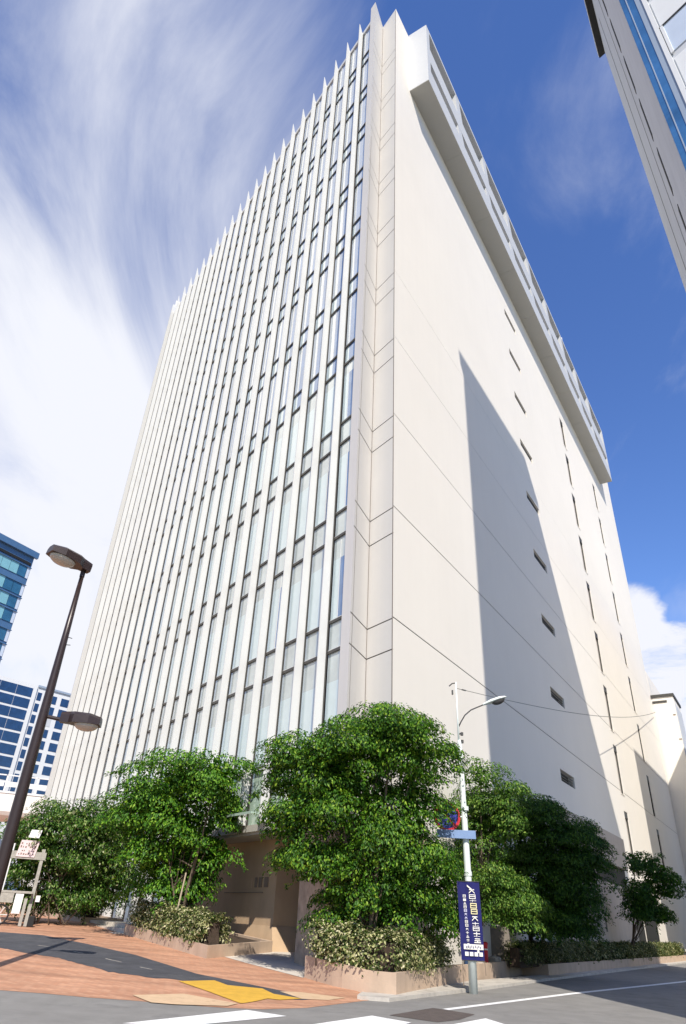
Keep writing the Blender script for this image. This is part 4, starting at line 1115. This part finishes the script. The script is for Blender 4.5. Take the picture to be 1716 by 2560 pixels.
w = bpy.data.worlds.new('World'); sc.world = w; w.use_nodes = True
nt = w.node_tree; N = nt.nodes; Lk = nt.links
bg = N['Background']; bg.inputs['Strength'].default_value = SKY_STR
sky = N.new('ShaderNodeTexSky'); sky.sky_type = 'NISHITA'; sky.sun_disc = False
sky.sun_elevation = R(SUN_EL); sky.sun_rotation = R(SUN_AZ); sky.air_density = 1.0; sky.dust_density = .1; sky.ozone_density = 2.5
tc = N.new('ShaderNodeTexCoord')
def math_(op, a, b=None, c=None):
    n = N.new('ShaderNodeMath'); n.operation = op
    for i, v in enumerate((a, b, c)):
        if v is None: continue
        if hasattr(v, 'links') or hasattr(v, 'node'): Lk.new(v, n.inputs[i])
        else: n.inputs[i].default_value = v
    return n.outputs[0]
def smooth(v, lo, hi):
    n = N.new('ShaderNodeMapRange'); n.interpolation_type = 'SMOOTHSTEP'
    Lk.new(v, n.inputs['Value']); n.inputs['From Min'].default_value = lo; n.inputs['From Max'].default_value = hi
    return n.outputs['Result']
def spot(az, el, inner, outer):
    d = Vector((math.sin(R(az))*math.cos(R(el)), math.cos(R(az))*math.cos(R(el)), math.sin(R(el))))
    n = N.new('ShaderNodeVectorMath'); n.operation = 'DOT_PRODUCT'; Lk.new(tc.outputs['Generated'], n.inputs[0]); n.inputs[1].default_value = d
    return smooth(n.outputs['Value'], math.cos(R(outer)), math.cos(R(inner)))
sep = N.new('ShaderNodeSeparateXYZ'); Lk.new(tc.outputs['Generated'], sep.inputs[0])
zz = math_('ADD', math_('MAXIMUM', sep.outputs['Z'], 0.0), .18)
cx = math_('DIVIDE', sep.outputs['X'], zz); cy = math_('DIVIDE', sep.outputs['Y'], zz)
cb = N.new('ShaderNodeCombineXYZ'); Lk.new(cx, cb.inputs[0]); Lk.new(cy, cb.inputs[1])
def cloudnoise(rot, scl, scale, detail, rough, dist=0, off=(0,0,0)):
    mp = N.new('ShaderNodeMapping'); mp.inputs['Rotation'].default_value = (0,0,R(rot)); mp.inputs['Scale'].default_value = scl; mp.inputs['Location'].default_value = off
    Lk.new(cb.outputs[0], mp.inputs['Vector'])
    n = N.new('ShaderNodeTexNoise'); n.inputs['Scale'].default_value = scale; n.inputs['Detail'].default_value = detail
    n.inputs['Roughness'].default_value = rough; n.inputs['Distortion'].default_value = dist
    Lk.new(mp.outputs[0], n.inputs['Vector']); return n.outputs['Fac']
n1 = cloudnoise(CL_ROT, (1.0,.5,1), 2.3, 10, .60, 1.1, (.3,1.1,0))     # long streaks
n2 = cloudnoise(20, (1,1,1), 1.3, 4, .5, .2, (2.1,.4,0))           # broad patches
n3 = cloudnoise(0, (1,1,1), 5.0, 9, .62, .3, (4.2,7.1,0))          # puffy detail
streak = math_('ADD', math_('MULTIPLY', math_('SUBTRACT', n1, .5), 1.25), math_('ADD', math_('MULTIPLY', math_('SUBTRACT', n2, .5), .7), .5))
left = smooth(math_('MULTIPLY', sep.outputs['X'], -1.0), -.10, .34)
lowl = spot(-26, 13, 3, 42)
whi = spot(-20, 52, 3, 24)
wr = spot(22, 50, 4, 22)
bias = math_('ADD', math_('ADD', math_('MULTIPLY', left, .33), math_('MULTIPLY', lowl, .40)), math_('ADD', math_('MULTIPLY', whi, .10), math_('MULTIPLY', smooth(sep.outputs['X'], .02, .35), -.055)))
c1 = smooth(math_('ADD', streak, bias), .46, 1.26)
puff = math_('ADD', math_('MULTIPLY', n3, .55), math_('ADD', math_('MULTIPLY', spot(27.5, 14.5, 3, 11), .40), math_('MULTIPLY', spot(24.8, 23.5, .5, 4.5), .22)))
c2 = smooth(puff, .50, .66)
front = smooth(sep.outputs['Y'], -.15, .3)
cloud = math_('MULTIPLY', math_('MINIMUM', math_('MAXIMUM', c1, c2), 1.0), front)
hs = N.new('ShaderNodeHueSaturation'); hs.inputs['Saturation'].default_value = 1.20; hs.inputs['Hue'].default_value = .514; hs.inputs['Value'].default_value = 2.25
Lk.new(sky.outputs[0], hs.inputs['Color'])
front = smooth(sep.outputs['Y'], -.25, .45)
Lk.new(math_('ADD', math_('MULTIPLY', front, .85), 1.4), hs.inputs['Value'])
mx = N.new('ShaderNodeMix'); mx.data_type = 'RGBA'
Lk.new(cloud, mx.inputs['Factor']); Lk.new(hs.outputs[0], mx.inputs[6]); mx.inputs[7].default_value = (CLV*.95, CLV*.97, CLV*1.05, 1)
Lk.new(mx.outputs[2], bg.inputs['Color'])

cam = bpy.data.cameras.new('camera'); co = bpy.data.objects.new('camera', cam); COL.objects.link(co)
cam.sensor_fit = 'VERTICAL'; cam.sensor_height = 36; cam.lens = 1656/2560*36; cam.clip_end = 3000
rows = ((.998659681,-.0517575301,0), (-.0271655199,-.524157728,-.851187823), (.0440553793,.850046960,-.524861210))
mw = Matrix(rows).to_4x4(); mw.translation = Vector((0,0,1.6)); co.matrix_world = mw
sc.camera = co
sc.view_settings.view_transform = 'Standard'; sc.view_settings.look = 'None'; sc.view_settings.gamma = 1
sc.view_settings.exposure = EXPO
sc.view_settings.use_curve_mapping = False
